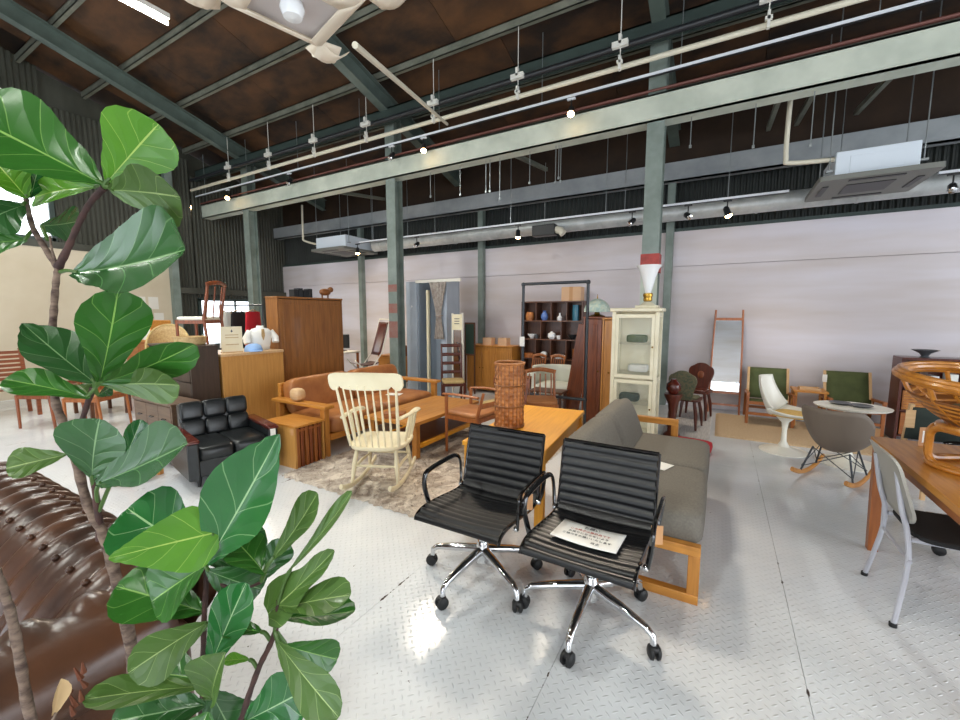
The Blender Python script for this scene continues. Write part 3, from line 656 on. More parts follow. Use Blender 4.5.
# pile tufts of the rug
tf=MB()
for i in range(9000):
    x=random.uniform(X0,X1); y=random.uniform(Y0-.02,Y1); a=random.uniform(0,6.28); l=random.uniform(.012,.03); w_=.004
    dx,dy=math.cos(a),math.sin(a); z=.012
    tf.add([(x-dy*w_,y+dx*w_,z),(x+dy*w_,y-dx*w_,z),(x+dx*l,y+dy*l,z+random.uniform(.012,.026))],[(0,1,2)])
tf.build('rug_pile','shag',bpy.data.objects['shag_rug'],kind='stuff',flat=True)
# ---------------------------------------------------------------- cream rocking chair
rk=thing('rocking_chair','cream painted spindle back wooden rocking chair on the shag rug','rocking chair',(-2.50,2.62,.03),205)
mt='paint_cream'
seatp=[(.0,-.24),(.14,-.235),(.225,-.19),(.25,-.05),(.24,.10),(.19,.20),(.10,.245),(0,.25),(-.10,.245),(-.19,.20),(-.24,.10),(-.25,-.05),(-.225,-.19),(-.14,-.235)]
seatp=[(p.x,p.y) for p in catmull([V((a,b,0)) for a,b in seatp+[seatp[0]]],3)[:-1]]
MB().prism([(x,y) for x,y in seatp][::-1],'z',.335,.37).build('seat',mt,rk,bev=.012,seg=3)
def backpt(s_,z): # rake of the back
    k=(z-.37)/.63; return V((s_*(1+.22*k),.225-abs(s_)*.25*abs(s_)/.2*0.6+.20*k,z))
cr=[(-.295,.90),(-.29,.975),(-.25,1.0),(-.18,1.005),(0,1.01),(.18,1.005),(.25,1.0),(.29,.975),(.295,.90),(.27,.862),(.23,.87),(.205,.90),(.175,.875),(0,.865),(-.175,.875),(-.205,.90),(-.23,.87),(-.27,.862)]
cr=[(p.x,p.y) for p in catmull([V((a,b,0)) for a,b in cr+[cr[0]]],3)[:-1]]
m=MB(); nn=len(cr)
for yo in(-.012,.012):
    for x,z in cr: m.v.append((x,.215+.20*((z-.37)/.63)+yo-.5*x*x,z))
m.f+= [tuple(range(nn)),tuple(range(nn,2*nn))[::-1]]+[(i,nn+i,nn+(i+1)%nn,(i+1)%nn) for i in range(nn)]
m.build('crest_rail',mt,rk)
for i in range(9):
    s_=-.205+.41*i/8; a=V((s_,.235-1.1*s_*s_,.365)); b=V((s_*1.17,.385-.5*(s_*1.17)**2-.0,.90)); r_=.012 if i in(0,8) else .0075
    MB().tube([a,a.lerp(b,.35),b],[r_,r_*1.25,r_*.8],n=8).build('spindle',mt,rk)
for sx in(-1,1):
    arm=[(sx*.235,.26,.62),(sx*.26,.12,.615),(sx*.27,-.06,.605),(sx*.265,-.20,.595),(sx*.255,-.24,.58)]
    MB().tube(catmull(arm,4),[.018]*8+[.026]*8+[.02],n=10,sq=(1.25,.7)).build('armrest',mt,rk)
    for y,zt_ in((-.17,.59),(-.06,.60),(.04,.605)): MB().tube([(sx*.22,y+.01,.36),(sx*.24,y,.48),(sx*.262,y-.01,zt_)],[.010,.015,.009],n=8).build('arm_spindle',mt,rk)
    for y,dy in((-.16,-.05),(.15,.06)):
        MB().tube([(sx*.165,y,.34),(sx*.18,y+dy*.5,.21),(sx*.195,y+dy,.05)],[.014,.021,.013],n=10).build('leg',mt,rk)
    rl=[(sx*.195,-.37,.075),(sx*.195,-.2,.035),(sx*.195,0,.02),(sx*.195,.2,.035),(sx*.195,.36,.075),(sx*.195,.43,.11)]
    MB().tube(catmull(rl,5),.018,n=8,sq=(.8,1.2)).build('rocker_rail',mt,rk)
    MB().tube([(sx*.185,-.18,.17),(sx*.185,0,.18),(sx*.185,.18,.17)],[.009,.014,.009],n=8).build('stretcher',mt,rk)
for y in(-.185,.185): MB().tube([(-.18,y,.19),(0,y,.19),(.18,y,.19)],[.009,.014,.009],n=8).build('stretcher',mt,rk)
# ---------------------------------------------------------------- tan leather sofa (faces +X)
ts=thing('sofa','tan leather sofa with a wide oak frame and plank arms','sofa',(-3.83,3.86,0),0)
MB().b(-.42,.36,-.98,.82,.16,.23).build('base_frame','oak_y',ts,bev=.006)
for y in(-.53,.36):
    MB().pad((.02,y,.315),(.76,.89,.20),.25,14,9).build('seat_cushion','leather_tan',ts,ang=180)
    o=MB().pad((0,0,0),(.20,.89,.42),.28,12,9).build('back_cushion','leather_tan',ts,ang=180); o.location=(-.33,y,.55); o.rotation_euler=(0,R(-12),0)
MB().b(-.50,-.45,-.98,.82,.16,.70).build('back_panel','oak_y',ts,bev=.005)
for y in(-1.03,.87):
    a=MB().b(-.46,.42,y-.06,y+.06,.515,.55).build('plank_arm','oak_x',ts,bev=.006)
    for x in(-.40,.34): MB().b(x-.035,x+.035,y-.03,y+.03,0,.515).build('arm_post','oak_z',a,bev=.004)
MB().pad((-.08,-1.03,.62),(.15,.13,.14),.6,8,7).build('wooden_pot','birch_x',label='small carved wooden pot on the arm of the tan sofa',cat='pot',loc=(-3.83,3.86,0))
MB().b(-.10,.10,-.075,.075,0,.002).build('price_card','paper',label='white price sheet lying on the tan leather sofa',cat='card',loc=(-3.72,4.15,.418),rz=20)
# ---------------------------------------------------------------- coffee table
ct=thing('coffee_table','long low oak coffee table with a lower shelf rail','coffee table',(-2.80,3.68,.02))
for i in range(5): MB().b(-.34+.136*i+.0008,-.34+.136*(i+1)-.0008,-.64,.64,.35,.385).build('top_plank','oak_y',ct,bev=.002)
for x in(-.29,.29):
    MB().b(x-.02,x+.02,-.55,.55,.09,.135).build('lower_rail','pine_y',ct,bev=.003)
    for y in(-.55,.55): MB().b(x-.03,x+.03,y-.03,y+.03,0,.35).build('leg','oak_z',ct,bev=.004)
MB().b(-.27,.27,-.53,.53,.115,.128).build('lower_shelf','walnut_x',ct)
MB().b(-.11,.11,-.075,.075,0,.05).build('wooden_tray','teak_x',label='small teak box on the far part of the coffee table',cat='box',loc=(-2.92,3.25,.405),rz=30,bev=.006)
# ---------------------------------------------------------------- nest of tables
nt_=thing('nesting_table','nest of wooden side tables with panelled ends','nesting tables',(-3.68,2.61,0),0)
for i,(dx,z) in enumerate(((0,.42),(.05,.375),(.10,.33))):
    w2=.17-.03*i
    f=MB().b(-.25+dx*.4,.25-dx*.0-.02*i,-w2+.02*i*0,w2,z-.022,z).build('table_top','teak_x' if i else 'oak_x',nt_,bev=.003)
    for y in(-w2,w2-.02): MB().b(-.24+dx*.4,.235-.02*i,y,y+.02,0,z-.022).build('end_panel','ply_z',f)
for i,y in enumerate((-.15,-.10,-.05,.0,.05,.10)):
    MB().b(.19,.235-.006*(i%2),y,y+.035,0,.39).build('table_leg','rust_z' if i%2 else 'teak_z',nt_,bev=.004)
paper_tag(nt_,(.20,-.173,.39),.04,.06)
# ---------------------------------------------------------------- black loveseat (faces +X)
ls=thing('armchair','black tufted leather armchair with red brown wooden arm caps','armchair',(-3.96,2.07,0),78,scale=.93)
W=.78
for i in range(3):
    for j in range(2):
        o=MB().pad((0,0,0),(.205,.11,.185),.32,10,8).build('tufted_panel','leather_black',ls,ang=180); o.location=(-.205+.205*i,.24+.035*j,.45+.175*j); o.rotation_euler=(R(-12),0,0)
MB().prism([(.20,.20),(.34,.20),(.37,.69),(.31,.705),(.27,.69)],'x',-.305,.305).build('back_shell','leather_black',ls,bev=.02)
for x in(-.15,.15): MB().pad((x,-.04,.315),(.31,.56,.14),.25,12,8).build('seat_cushion','leather_black',ls,ang=180)
MB().b(-.30,.30,-.30,.30,.11,.26).build('seat_base','leather_black',ls,bev=.01)
for sx in(-1,1):
    a=MB().prism([(-.34,.10),(.33,.10),(.33,.46),(-.34,.44)],'x',sx*.345-.045,sx*.345+.045).build('arm_panel','leather_black',ls,bev=.012)
    MB().prism([(-.36,.44),(.30,.46),(.30,.485),(-.33,.475),(-.36,.46)],'x',sx*.345-.05,sx*.345+.05).build('arm_cap','maroon_x',a,bev=.008)
    for y in(-.22,.25): MB().cyl((sx*.28,y,.11),(sx*.29,y,0),.022,.016,n=10).build('leg','black_plastic',ls)
MB().cyl((.33,-.30,.46),(.335,-.345,.45),.0012,n=5).build('tag_string','string',ls); paper_tag(ls,(.33,-.368,.45),.05,.075,'paper')
# ---------------------------------------------------------------- chesterfield (faces -Y)
cf=thing('chesterfield_sofa','brown buttoned leather chesterfield sofa with rolled arms beside the fig','sofa',(-2.15,.12,0),0)
prof=[(-.16,.36),(-.12,.48),(-.05,.60),(.03,.69),(.10,.735),(.17,.74),(.235,.70),(.25,.63),(.215,.575),(.19,.55)]
prof=[(p.x,p.y) for p in catmull([V((a,b,0)) for a,b in prof],6)]
def tuft(s_,k,amp=.040):
    # diagonal pleats meeting at buttons
    P_=.115; r=s_/P_; row=k*2.6
    d=abs(math.sin(PI*(r+row*.5)))*abs(math.sin(PI*(r-row*.5)))
    return amp*(d**.45)
def back(u,v):
    x=-.86+1.72*u; i=v*(len(prof)-1); k=int(i); k=min(k,len(prof)-2); t=i-k
    y=prof[k][0]*(1-t)+prof[k+1][0]*t; z=prof[k][1]*(1-t)+prof[k+1][1]*t
    dy=prof[k+1][0]-prof[k][0]; dz=prof[k+1][1]-prof[k][1]; l=math.hypot(dy,dz); ny,nz=-dz/l,dy/l
    w_=max(0,min(1,(.86-v)/.12))
    h=tuft(x,v)*w_
    return (x,.10+y+ny*h,z+nz*h)
MB().grid(back,150,48).build('tufted_back','leather_brown',cf,ang=180)
MB().prism([(.10,.04),(.30,.04),(.30,.60),(.24,.62),(.10,.62)],'x',-.88,.88).build('back_outer','leather_brown',cf,bev=.02)
# buttons
for iv in range(1,4):
    v=iv/5.2
    for ix in range(-7,7):
        x=(ix+(.5 if iv%2 else 0))*.115
        p=back((x+.86)/1.72,min(v,.9)); MB().pad((p[0],p[1]-.004,p[2]+.004),(.02,.02,.02),.9,6,5).build('button','leather_brown',cf)
for sx in(-1,1):
    # arm: inner tufted face, smooth outer roll
    def armf(u,v):
        y=-.62+.86*u; i=v*(len(prof)-1); k=min(int(i),len(prof)-2); t=i-k
        a=prof[k][0]*(1-t)+prof[k+1][0]*t; z=prof[k][1]*(1-t)+prof[k+1][1]*t
        h=tuft(y,v)*max(0,min(1,(.55-v)/.1)); dy=prof[k+1][0]-prof[k][0]; dz=prof[k+1][1]-prof[k][1]; l=math.hypot(dy,dz)
        g=.012*abs(math.sin(PI*(y+.62)/.43))**.3*max(0,min(1,(v-.5)/.2))
        return (sx*(.70+a+(-dz/l)*(h+g)),y,z+dy/l*(h+g))
    MB().grid(armf,60,48).build('rolled_arm','leather_brown',cf,ang=180)
    MB().prism([(sx*.72,.04),(sx*.90,.04),(sx*.90,.60),(sx*.84,.64),(sx*.72,.6)][::sx],'y',-.62,.24).build('arm_outer','leather_brown',cf,bev=.015)
    pts=[(sx*(.82+.115*math.cos(a)),.64+.105*math.sin(a)) for a in[2*PI*i/24 for i in range(24)]]
    MB().prism(pts[::-sx],'y',-.635,-.615).build('scroll_front','leather_brown',cf,bev=.006)
    for y in(-.55,.15): MB().cyl((sx*.78,y,.06),(sx*.78,y,0),.03,n=12).build('foot','walnut_z',cf)
for x in(-.36,.36): MB().pad((x,-.25,.36),(.72,.72,.18),.25,14,9).build('seat_cushion','leather_brown',cf,ang=180)
MB().b(-.86,.86,-.6,.2,.06,.28).build('base','leather_brown',cf,bev=.02)
cf.location=(-2.15,.24,0)
# ---------------------------------------------------------------- fiddle leaf fig in the foreground
fig=thing('fiddle_leaf_fig','tall fiddle leaf fig plant beside the chesterfield sofa','plant',(0,0,0))
MB().lathe([(0,0),(.13,0),(.155,.28),(.165,.30),(.15,.30),(.145,.25),(0,.25)],28,c=(-.84,.40,0)).build('pot','pot',fig)
MB().lathe([(.0,.255),(.14,.25)],24,c=(-.84,.40,0)).build('soil','soil',fig)
def stem(pts,rs,mt='bark',n=9,k=5):
    P_=[p if isinstance(p,V) else PD(*p) for p in pts]; c=catmull(P_,k); m=len(c); rr=[]
    for i in range(m):
        t=i/(m-1)*(len(rs)-1); a=int(min(t,len(rs)-2)); rr.append((rs[a]*(1-t+a)+rs[a+1]*(t-a))*(1+.10*math.sin(i*2.3))*(.62 if mt=='bark' else .8))
    return MB().tube(c,rr,n=n).build('branch' if mt!='bark' else 'trunk',mt,fig)
root=V((-.84,.40,.24))
stem([root,(150,760,.82),(132,650,.80),(118,585,.79),(104,535,.785),(88,505,.78),(76,460,.78),(64,425,.78),(55,398,.78),(52,345,.78),(54,310,.78),(56,283,.78),(58,268,.78)],[.019,.017,.015,.0125,.0115,.0105,.009,.008])
stem([(58,268,.78),(68,248,.775),(78,225,.77),(90,203,.765),(104,188,.76)],[.009,.0065,.006,.007],'bark_red')
stem([(58,268,.78),(45,248,.78),(33,228,.785),(27,205,.79),(26,196,.79)],[.0095,.008,.007,.006],'bark')
stem([(57,265,.78),(52,250,.77),(50,236,.77)],[.004,.003,.003],'bark')
stem([(100,540,.785),(98,512,.78),(92,470,.775),(82,430,.77),(86,408,.765),(93,388,.76)],[.008,.007,.006,.0055,.006],'bark_red')
stem([root+V((-.02,-.03,0)),(60,800,.62),(32,722,.60),(20,660,.59),(10,610,.58),(-4,570,.57)],[.015,.012,.010,.009,.008])
stem([root+V((.03,.0,0)),(205,770,.72),(203,690,.70),(204,620,.69),(206,575,.685),(200,558,.68)],[.010,.007,.0055,.005,.004],'bark_red')
stem([root+V((.05,.03,0)),(235,760,.72),(243,715,.70),(258,670,.69),(270,645,.685),(277,625,.68),(278,600,.68)],[.010,.007,.006,.0055,.0055,.004],'bark_red')
WP=[.08,.22,.36,.46,.53,.61,.72,.84,.94,1.0,1.0,.92,.70,.15]
def leaf(b,t,w_,mt,roll=0,fold=.12,curl=.06,wav=.035,node_=None,seed=0,prof_=None):
    B=PD(*b);T=PD(*t); d=T-B; Ln=d.length; d.normalize(); view=(B-V((0,0,H))).normalized()
    s=d.cross(view); s=s.normalized() if s.length>1e-4 else V((1,0,0)); n=s.cross(d).normalized()
    s.rotate(Matrix.Rotation(R(roll),3,d)); n.rotate(Matrix.Rotation(R(roll),3,d))
    if n.dot(view)>0: n=-n
    hw=w_/FPX*(b[2]+t[2])/2/2; WW=prof_ or WP; rnd=random.Random(seed or int(b[0]*7+t[1])); ph=rnd.uniform(0,6)
    def f(u,v):
        i=u*(len(WW)-1); k=min(int(i),len(WW)-2); q=i-k; q=q*q*(3-2*q) if k<len(WW)-2 else q**1.7
        h=hw*(WW[k]*(1-q)+WW[k+1]*q); vv=2*v-1
        o=n*(fold*abs(vv)**1.4*h*2+wav*hw*math.sin(u*9+ph+(2 if vv>0 else 0))*vv*vv+curl*Ln*(4*u*(1-u)*.5-u*u*.6))
        return B+d*Ln*u+s*h*vv+o
    m=MB(); m.grid(f,22,10,uv=True); o=m.build('leaf',mt,fig,ang=180)
    if node_: N_=PD(*node_); MB().tube(catmull([N_,N_.lerp(B,.6)+V((0,0,.004)),B+d*Ln*.05],3),[.0035]*6+[.002],n=6).build('petiole','leaf_olive',o)
    return o
G,BR,DK,OL,GL='leaf_green','leaf_bright','leaf_dark','leaf_olive','leaf_glossy'
top=(104,188,.76)
leaf((102,184,.755),(-45,108,.66),105,G,roll=35,fold=.10,curl=.02,node_=top)
leaf((108,181,.755),(158,124,.74),66,BR,roll=-10,node_=top,curl=.02)
leaf((128,160,.765),(174,142,.80),34,BR,roll=15,node_=top)
leaf((110,190,.755),(182,196,.70),62,OL,roll=25,node_=top,curl=-.04)
leaf((98,187,.77),(30,196,.82),34,BR,roll=40,node_=top)
leaf((27,198,.785),(-6,160,.76),44,BR,roll=10,node_=(26,198,.79)); leaf((30,198,.79),(40,160,.85),26,'leaf_glossy',roll=10,node_=(26,198,.79)); 
leaf((24,205,.785),(-25,225,.72),46,DK,roll=25,node_=(27,205,.79)); leaf((27,240,.78),(-30,245,.74),30,G,roll=20,node_=(33,230,.785))
leaf((40,226,.79),(78,222,.86),40,DK,roll=30,node_=(48,240,.78))
leaf((72,273,.775),(190,252,.70),92,DK,roll=-38,fold=.22,curl=-.05,node_=(60,272,.78))
n2=(95,388,.76)
leaf((100,382,.755),(119,290,.70),60,G,roll=18,node_=n2,curl=.04); leaf((94,382,.755),(22,324,.72),52,DK,roll=30,node_=n2,curl=-.03,prof_=[.12,.4,.62,.72,.78,.84,.92,1,.98,.9,.75,.55,.3,.03])
leaf((100,383,.755),(193,348,.70),42,G,roll=35,node_=n2); leaf((103,385,.76),(182,384,.72),40,'leaf_olive',roll=25,node_=n2,curl=-.05)
leaf((90,398,.755),(4,378,.71),36,G,roll=35,node_=n2,curl=.05); leaf((92,398,.765),(78,384,.78),20,OL,roll=30,node_=n2); leaf((97,396,.765),(112,386,.80),16,DK,roll=40,node_=n2)
n3=(98,514,.78)
leaf((92,478,.77),(98,420,.73),62,DK,roll=-30,node_=(95,495,.78),curl=.05); leaf((96,484,.76),(190,444,.70),60,DK,roll=-35,fold=.25,node_=(98,505,.78),curl=-.03)
leaf((118,470,.775),(142,420,.80),24,'leaf_glossy',roll=30,node_=n3)
leaf((66,455,.775),(6,468,.73),34,OL,roll=30,node_=(76,452,.78),curl=.03)
n4=(203,563,.68)
leaf((207,563,.675),(281,433,.62),72,'leaf_glossy',roll=-22,fold=.22,curl=-.03,node_=n4,prof_=[.10,.26,.42,.58,.74,.88,.97,1,.97,.88,.72,.52,.28,.02])
leaf((204,560,.70),(126,508,.71),72,GL,roll=-5,node_=n4,curl=.05)
leaf((218,532,.665),(109,558,.60),66,BR,roll=-15,fold=.05,curl=-.02,node_=n4,prof_=[.5,.75,.92,1,.98,.92,.83,.74,.64,.54,.42,.3,.18,.03])
leaf((204,566,.68),(150,602,.66),58,G,roll=20,node_=n4); leaf((208,562,.69),(268,545,.75),54,DK,roll=10,node_=n4); leaf((214,552,.675),(252,520,.70),34,OL,roll=-30,node_=n4)
leaf((206,570,.68),(262,590,.72),44,DK,roll=20,node_=n4); leaf((206,566,.69),(195,540,.75),50,GL,roll=15,node_=n4)
leaf((205,612,.69),(116,586,.66),56,G,roll=12,curl=.03,node_=(204,615,.69))
leaf((208,622,.685),(128,672,.61),52,'leaf_olive',roll=-30,curl=-.05,node_=(204,630,.69))
leaf((208,672,.69),(245,584,.64),42,GL,roll=-20,curl=.02,node_=(203,675,.70))
leaf((206,680,.69),(150,672,.70),44,G,roll=15,node_=(203,688,.70)); leaf((208,686,.67),(84,698,.60),36,'leaf_olive',roll=40,curl=.03,node_=(203,690,.70))
leaf((212,700,.66),(222,655,.60),46,OL,roll=-45,fold=.4,node_=(203,700,.70)); leaf((205,705,.68),(110,722,.64),60,DK,roll=10,node_=(203,705,.70)); leaf((210,690,.69),(236,740,.72),60,DK,roll=5,node_=(203,695,.70))
leaf((208,712,.66),(180,770,.62),70,G,roll=0)
n5=(278,604,.68); n6=(275,630,.68)
leaf((272,560,.685),(320,492,.64),30,OL,roll=-30,node_=(262,578,.69),curl=-.05); leaf((266,575,.685),(236,540,.70),40,G,roll=20,node_=(262,580,.69)); leaf((262,580,.69),(285,540,.73),30,DK,roll=25,node_=(262,582,.69))
stem([(206,575,.685),(235,590,.69),(262,582,.69)],[.004,.003,.003],'bark_red')
leaf((288,572,.67),(354,492,.62),20,'leaf_olive',roll=-48,node_=n5,curl=-.03); leaf((268,614,.685),(336,550,.64),44,OL,roll=-25,node_=n5,curl=-.03,prof_=[.5,.8,1,1,.95,.85,.7,.55,.5,.5,.5,.42,.3,.06])
leaf((280,608,.675),(350,594,.62),38,OL,roll=-35,node_=n6,curl=.02); leaf((280,618,.67),(355,612,.63),30,G,roll=-40,node_=n6,curl=-.02)
leaf((276,640,.675),(338,718,.62),40,'leaf_olive',roll=25,node_=n6,curl=.03); leaf((284,645,.69),(338,660,.73),34,G,roll=15,node_=n6); leaf((288,660,.69),(312,690,.73),28,DK,roll=15,node_=n6)
leaf((262,632,.685),(224,628,.68),26,G,roll=40,node_=(270,640,.685)); leaf((250,660,.69),(224,660,.68),14,BR,roll=35,node_=(257,668,.69))
leaf((244,722,.70),(306,690,.66),54,GL,roll=8,node_=(246,728,.70),curl=.03)
# withered tips
for i in range(7):
    c=PD(78+random.uniform(-8,8),672+i*7,.60); MB().tube([c,c+V((random.uniform(-.015,.015),random.uniform(-.01,.01),.02))],[.004,.001],n=5).build('dry_sheath','dry_leaf',fig)
leaf((52,716,.60),(62,680,.585),14,mat('leaf_dry','c2a67c',.8),roll=30,fold=.5); stem([(30,722,.60),(50,722,.60),(56,712,.60)],[.004,.003,.003],'bark')
ct.location=(-2.90,3.77,.02)
# ---------------------------------------------------------------- generic builders
def chair(loc,rz,label,wd='teak_z',seatmat='leather_tan',sw=.44,sd=.42,sh=.44,bh=.80,slats=3,arms=False,pad=True,group=None,name='dining_chair',vert=False,sc_=1):
    t=thing(name,label,'chair',loc,rz,group,scale=sc_)
    for sx in(-1,1):
        MB().tube([(sx*(sw/2-.02),-sd/2+.02,0),(sx*(sw/2-.02),-sd/2+.02,sh+(.20 if arms else -.01))],[.015,.019],n=8).build('leg',wd,t)
        MB().tube([(sx*(sw/2-.02),sd/2+.03,0),(sx*(sw/2-.02),sd/2-.01,sh),(sx*(sw/2-.02),sd/2+.07,bh)],[.015,.019,.014],n=8).build('leg',wd,t)
        MB().b(sx*(sw/2-.02)-.009,sx*(sw/2-.02)+.009,-sd/2+.03,sd/2,sh-.06,sh-.015).build('seat_rail',wd,t)
        if arms: MB().tube(catmull([(sx*(sw/2-.0),sd/2+.02,sh+.21),(sx*(sw/2+.02),0,sh+.22),(sx*(sw/2-.0),-sd/2,sh+.205)],4),.018,n=8,sq=(1.3,.7)).build('armrest',wd,t)
    for y in(-sd/2+.02,sd/2-.01): MB().b(-sw/2+.03,sw/2-.03,y-.009,y+.009,sh-.06,sh-.015).build('seat_rail',wd,t)
    if pad: MB().pad((0,0,sh+.005),(sw-.01,sd,.055),.3,12,7).build('seat',seatmat,t,ang=180)
    else: MB().prism(rrect(sw,sd,.04),'z',sh-.015,sh+.01).build('seat',wd,t,bev=.006)
    if vert:
        for i in range(slats):
            x=-sw/2+.06+(sw-.12)*i/(slats-1); MB().tube([(x,sd/2-.01,sh),(x,sd/2+.05,bh-.04)],.009,n=8).build('back_slat',wd,t)
        MB().tube(catmull([(-sw/2+.0,sd/2+.065,bh-.02),(0,sd/2+.09,bh+.01),(sw/2,sd/2+.065,bh-.02)],4),.022,n=8,sq=(.6,1.2)).build('top_rail',wd,t)
    else:
        for i in range(slats):
            z=sh+.12+(bh-sh-.15)*i/max(slats-1,1); y=sd/2-.01+.08*(z-sh)/(bh-sh)
            MB().tube(catmull([(-sw/2+.02,y,z),(0,y+.025,z),(sw/2-.02,y,z)],4),.022,n=8,sq=(.4,1.2)).build('back_slat',wd,t)
    return t
def cabinet(loc,rz,label,w_,d,h,wd,doors=0,drawers=0,top=None,legs=.05,name='cabinet',cat='cabinet',knob='brass'):
    t=thing(name,label,cat,loc,rz); tm=top or wd
    for x0,x1 in((-w_/2,-w_/2+.02),(w_/2-.02,w_/2)): MB().b(x0,x1,-d/2,d/2,legs,h-.025).build('side_panel',wd,t)
    MB().b(-w_/2+.02,w_/2-.02,d/2-.012,d/2,legs,h-.025).build('back_panel',wd,t); MB().b(-w_/2+.02,w_/2-.02,-d/2+.02,d/2-.012,legs,legs+.02).build('bottom_panel',wd,t)
    MB().b(-w_/2-.008,w_/2+.008,-d/2-.01,d/2,h-.025,h).build('top_panel',tm,t,bev=.004)
    for sx in(-1,1):
        for y in(-d/2+.03,d/2-.03): MB().b(sx*(w_/2-.03)-.02,sx*(w_/2-.03)+.02,y-.02,y+.02,0,legs).build('foot',wd,t)
    iw=w_-.044; ih=h-.03-legs
    if drawers:
        cols,rows=drawers; k=0
        for r in range(len(rows) if isinstance(rows,(list,tuple)) else rows):
            n=rows[r] if isinstance(rows,(list,tuple)) else cols; R_=len(rows) if isinstance(rows,(list,tuple)) else rows
            for c in range(n):
                x0=-iw/2+iw*c/n+.003; x1=-iw/2+iw*(c+1)/n-.003; z1=h-.03-ih*r/R_-.003; z0=h-.03-ih*(r+1)/R_+.003
                dd=MB().b(x0,x1,-d/2-.004,-d/2+.018,z0,z1).build('drawer',wd,t,bev=.004); xm=(x0+x1)/2; zm=(z0+z1)/2
                MB().tube(catmull([(xm-.03,-d/2-.004,zm),(xm-.025,-d/2-.025,zm-.004),(xm+.025,-d/2-.025,zm-.004),(xm+.03,-d/2-.004,zm)],3),.004,n=6).build('handle',knob,dd)
    if doors:
        for c in range(doors):
            x0=-iw/2+iw*c/doors+.003; x1=-iw/2+iw*(c+1)/doors-.003
            dd=MB().b(x0,x1,-d/2-.002,-d/2+.018,legs+.006,h-.033).build('door',wd,t,bev=.004)
            MB().b(x0+.05,x1-.05,-d/2-.008,-d/2-.001,legs+.07,h-.10).build('door_panel',wd,dd,bev=.006)
            xk=x1-.03 if c%2==0 else x0+.03; MB().pad((xk,-d/2-.014,(h+legs)/2),(.022,.022,.022),.8,6,6).build('knob',knob,dd)
    return t
def vase(loc,label,mt,prof_,cat='vase',group=None):
    return MB().lathe(prof_,16).build('vase' if cat=='vase' else cat.replace(' ','_'),mt,label=label,cat=cat,group=group,loc=loc)
VA=[(0,0),(.03,0),(.05,.04),(.045,.08),(.02,.11),(.026,.13),(.02,.13),(0,.11)]
BO=[(0,0),(.025,0),(.03,.01),(.06,.05),(.065,.06),(.055,.055),(0,.02)]
TP=[(0,0),(.035,0),(.055,.03),(.05,.07),(.025,.085),(.01,.10),(0,.10)]
# ---------------------------------------------------------------- white glass cabinet with trumpet lamp
gc=thing('glass_cabinet','tall white painted cabinet with glass doors beneath the trumpet lamp','cabinet',(-.82,5.05,0)); w_,d,h=.50,.34,1.51; mt='cream_cab'
for sx in(-1,1):
    for y in(-d/2,d/2-.04): MB().b(sx*(w_/2-.02)-.02,sx*(w_/2-.02)+.02,y,y+.04,0,h).build('corner_post',mt,gc,bev=.003)
    MB().b(sx*(w_/2-.02)-.004,sx*(w_/2-.02)+.004,-d/2+.04,d/2-.04,.12,h-.05).build('side_glass','glass',gc)
    for z in(.06,.72,h-.06): MB().b(sx*(w_/2-.02)-.015,sx*(w_/2-.02)+.015,-d/2+.04,d/2-.04,z,z+.05).build('side_rail',mt,gc)
MB().b(-w_/2-.025,w_/2+.025,-d/2-.025,d/2+.015,h,h+.04).build('cornice',mt,gc,bev=.01); MB().b(-w_/2+.04,w_/2-.04,d/2-.02,d/2-.005,.06,h).build('back_panel',mt,gc)
for z in(.10,.45,.80,1.14): MB().b(-w_/2+.035,w_/2-.035,-d/2+.04,d/2-.03,z,z+.012).build('shelf','glass' if z>.2 else mt,gc)
for z0,z1 in((.10,.74),(.76,1.48)):
    dr=MB().b(-w_/2+.042,w_/2-.042,-d/2+.012,-d/2+.018,z0+.04,z1-.04).build('glass_door','glass',gc)
    for a in((-w_/2+.042,w_/2-.042,z0,z0+.04),(-w_/2+.042,w_/2-.042,z1-.04,z1)): MB().b(a[0],a[1],-d/2,-d/2+.03,a[2],a[3]).build('door_rail',mt,dr)
    for a in((-w_/2+.042,-w_/2+.075),(w_/2-.075,w_/2-.042)): MB().b(a[0],a[1],-d/2,-d/2+.03,z0+.04,z1-.04).build('door_stile',mt,dr)
    MB().pad((w_/2-.058,-d/2-.012,(z0+z1)/2),(.02,.02,.02),.8,6,6).build('knob','brass',dr)
MB().b(-w_/2+.04,w_/2-.04,-d/2,-d/2+.03,.02,.1).build('plinth',mt,gc)
for i,(dx,dz,mt2,lb) in enumerate(((-.12,.462,'canvas_dark','dark folded textile on the lower shelf of the glass cabinet'),(.05,.812,'cloth_white','white linen roll on the middle shelf of the glass cabinet'),(.0,1.152,'canvas_green','green box on the top shelf of the glass cabinet'))):
    MB().pad((0,0,.05),(.22,.16,.09),.3,10,7).build('folded_textile',mt2,label=lb,cat='textile',loc=(-.82+dx*.5,5.06,dz))
tl=thing('trumpet_lamp','white trumpet shaped table lamp on top of the glass cabinet','lamp',(PY(648,300,5.08).x,5.06,1.55))
MB().prism(rrect(.24,.2,.01),'z',0,.03).build('base','cream_cab',tl,bev=.006); MB().lathe([(.09,.03),(.05,.06),(.03,.075),(0,.08)],20).build('foot','cream_cab',tl)
MB().lathe([(.03,.07),(.05,.085),(.045,.12),(.055,.14),(.05,.165),(.035,.17),(0,.17)],20).build('collar','brass',tl)
MB().lathe([(.03,.165),(.05,.24),(.075,.34),(.105,.43),(.135,.475),(.13,.476),(.1,.43),(.07,.34),(.04,.24),(.02,.18)],28).build('trumpet_shade','ceramic',tl)
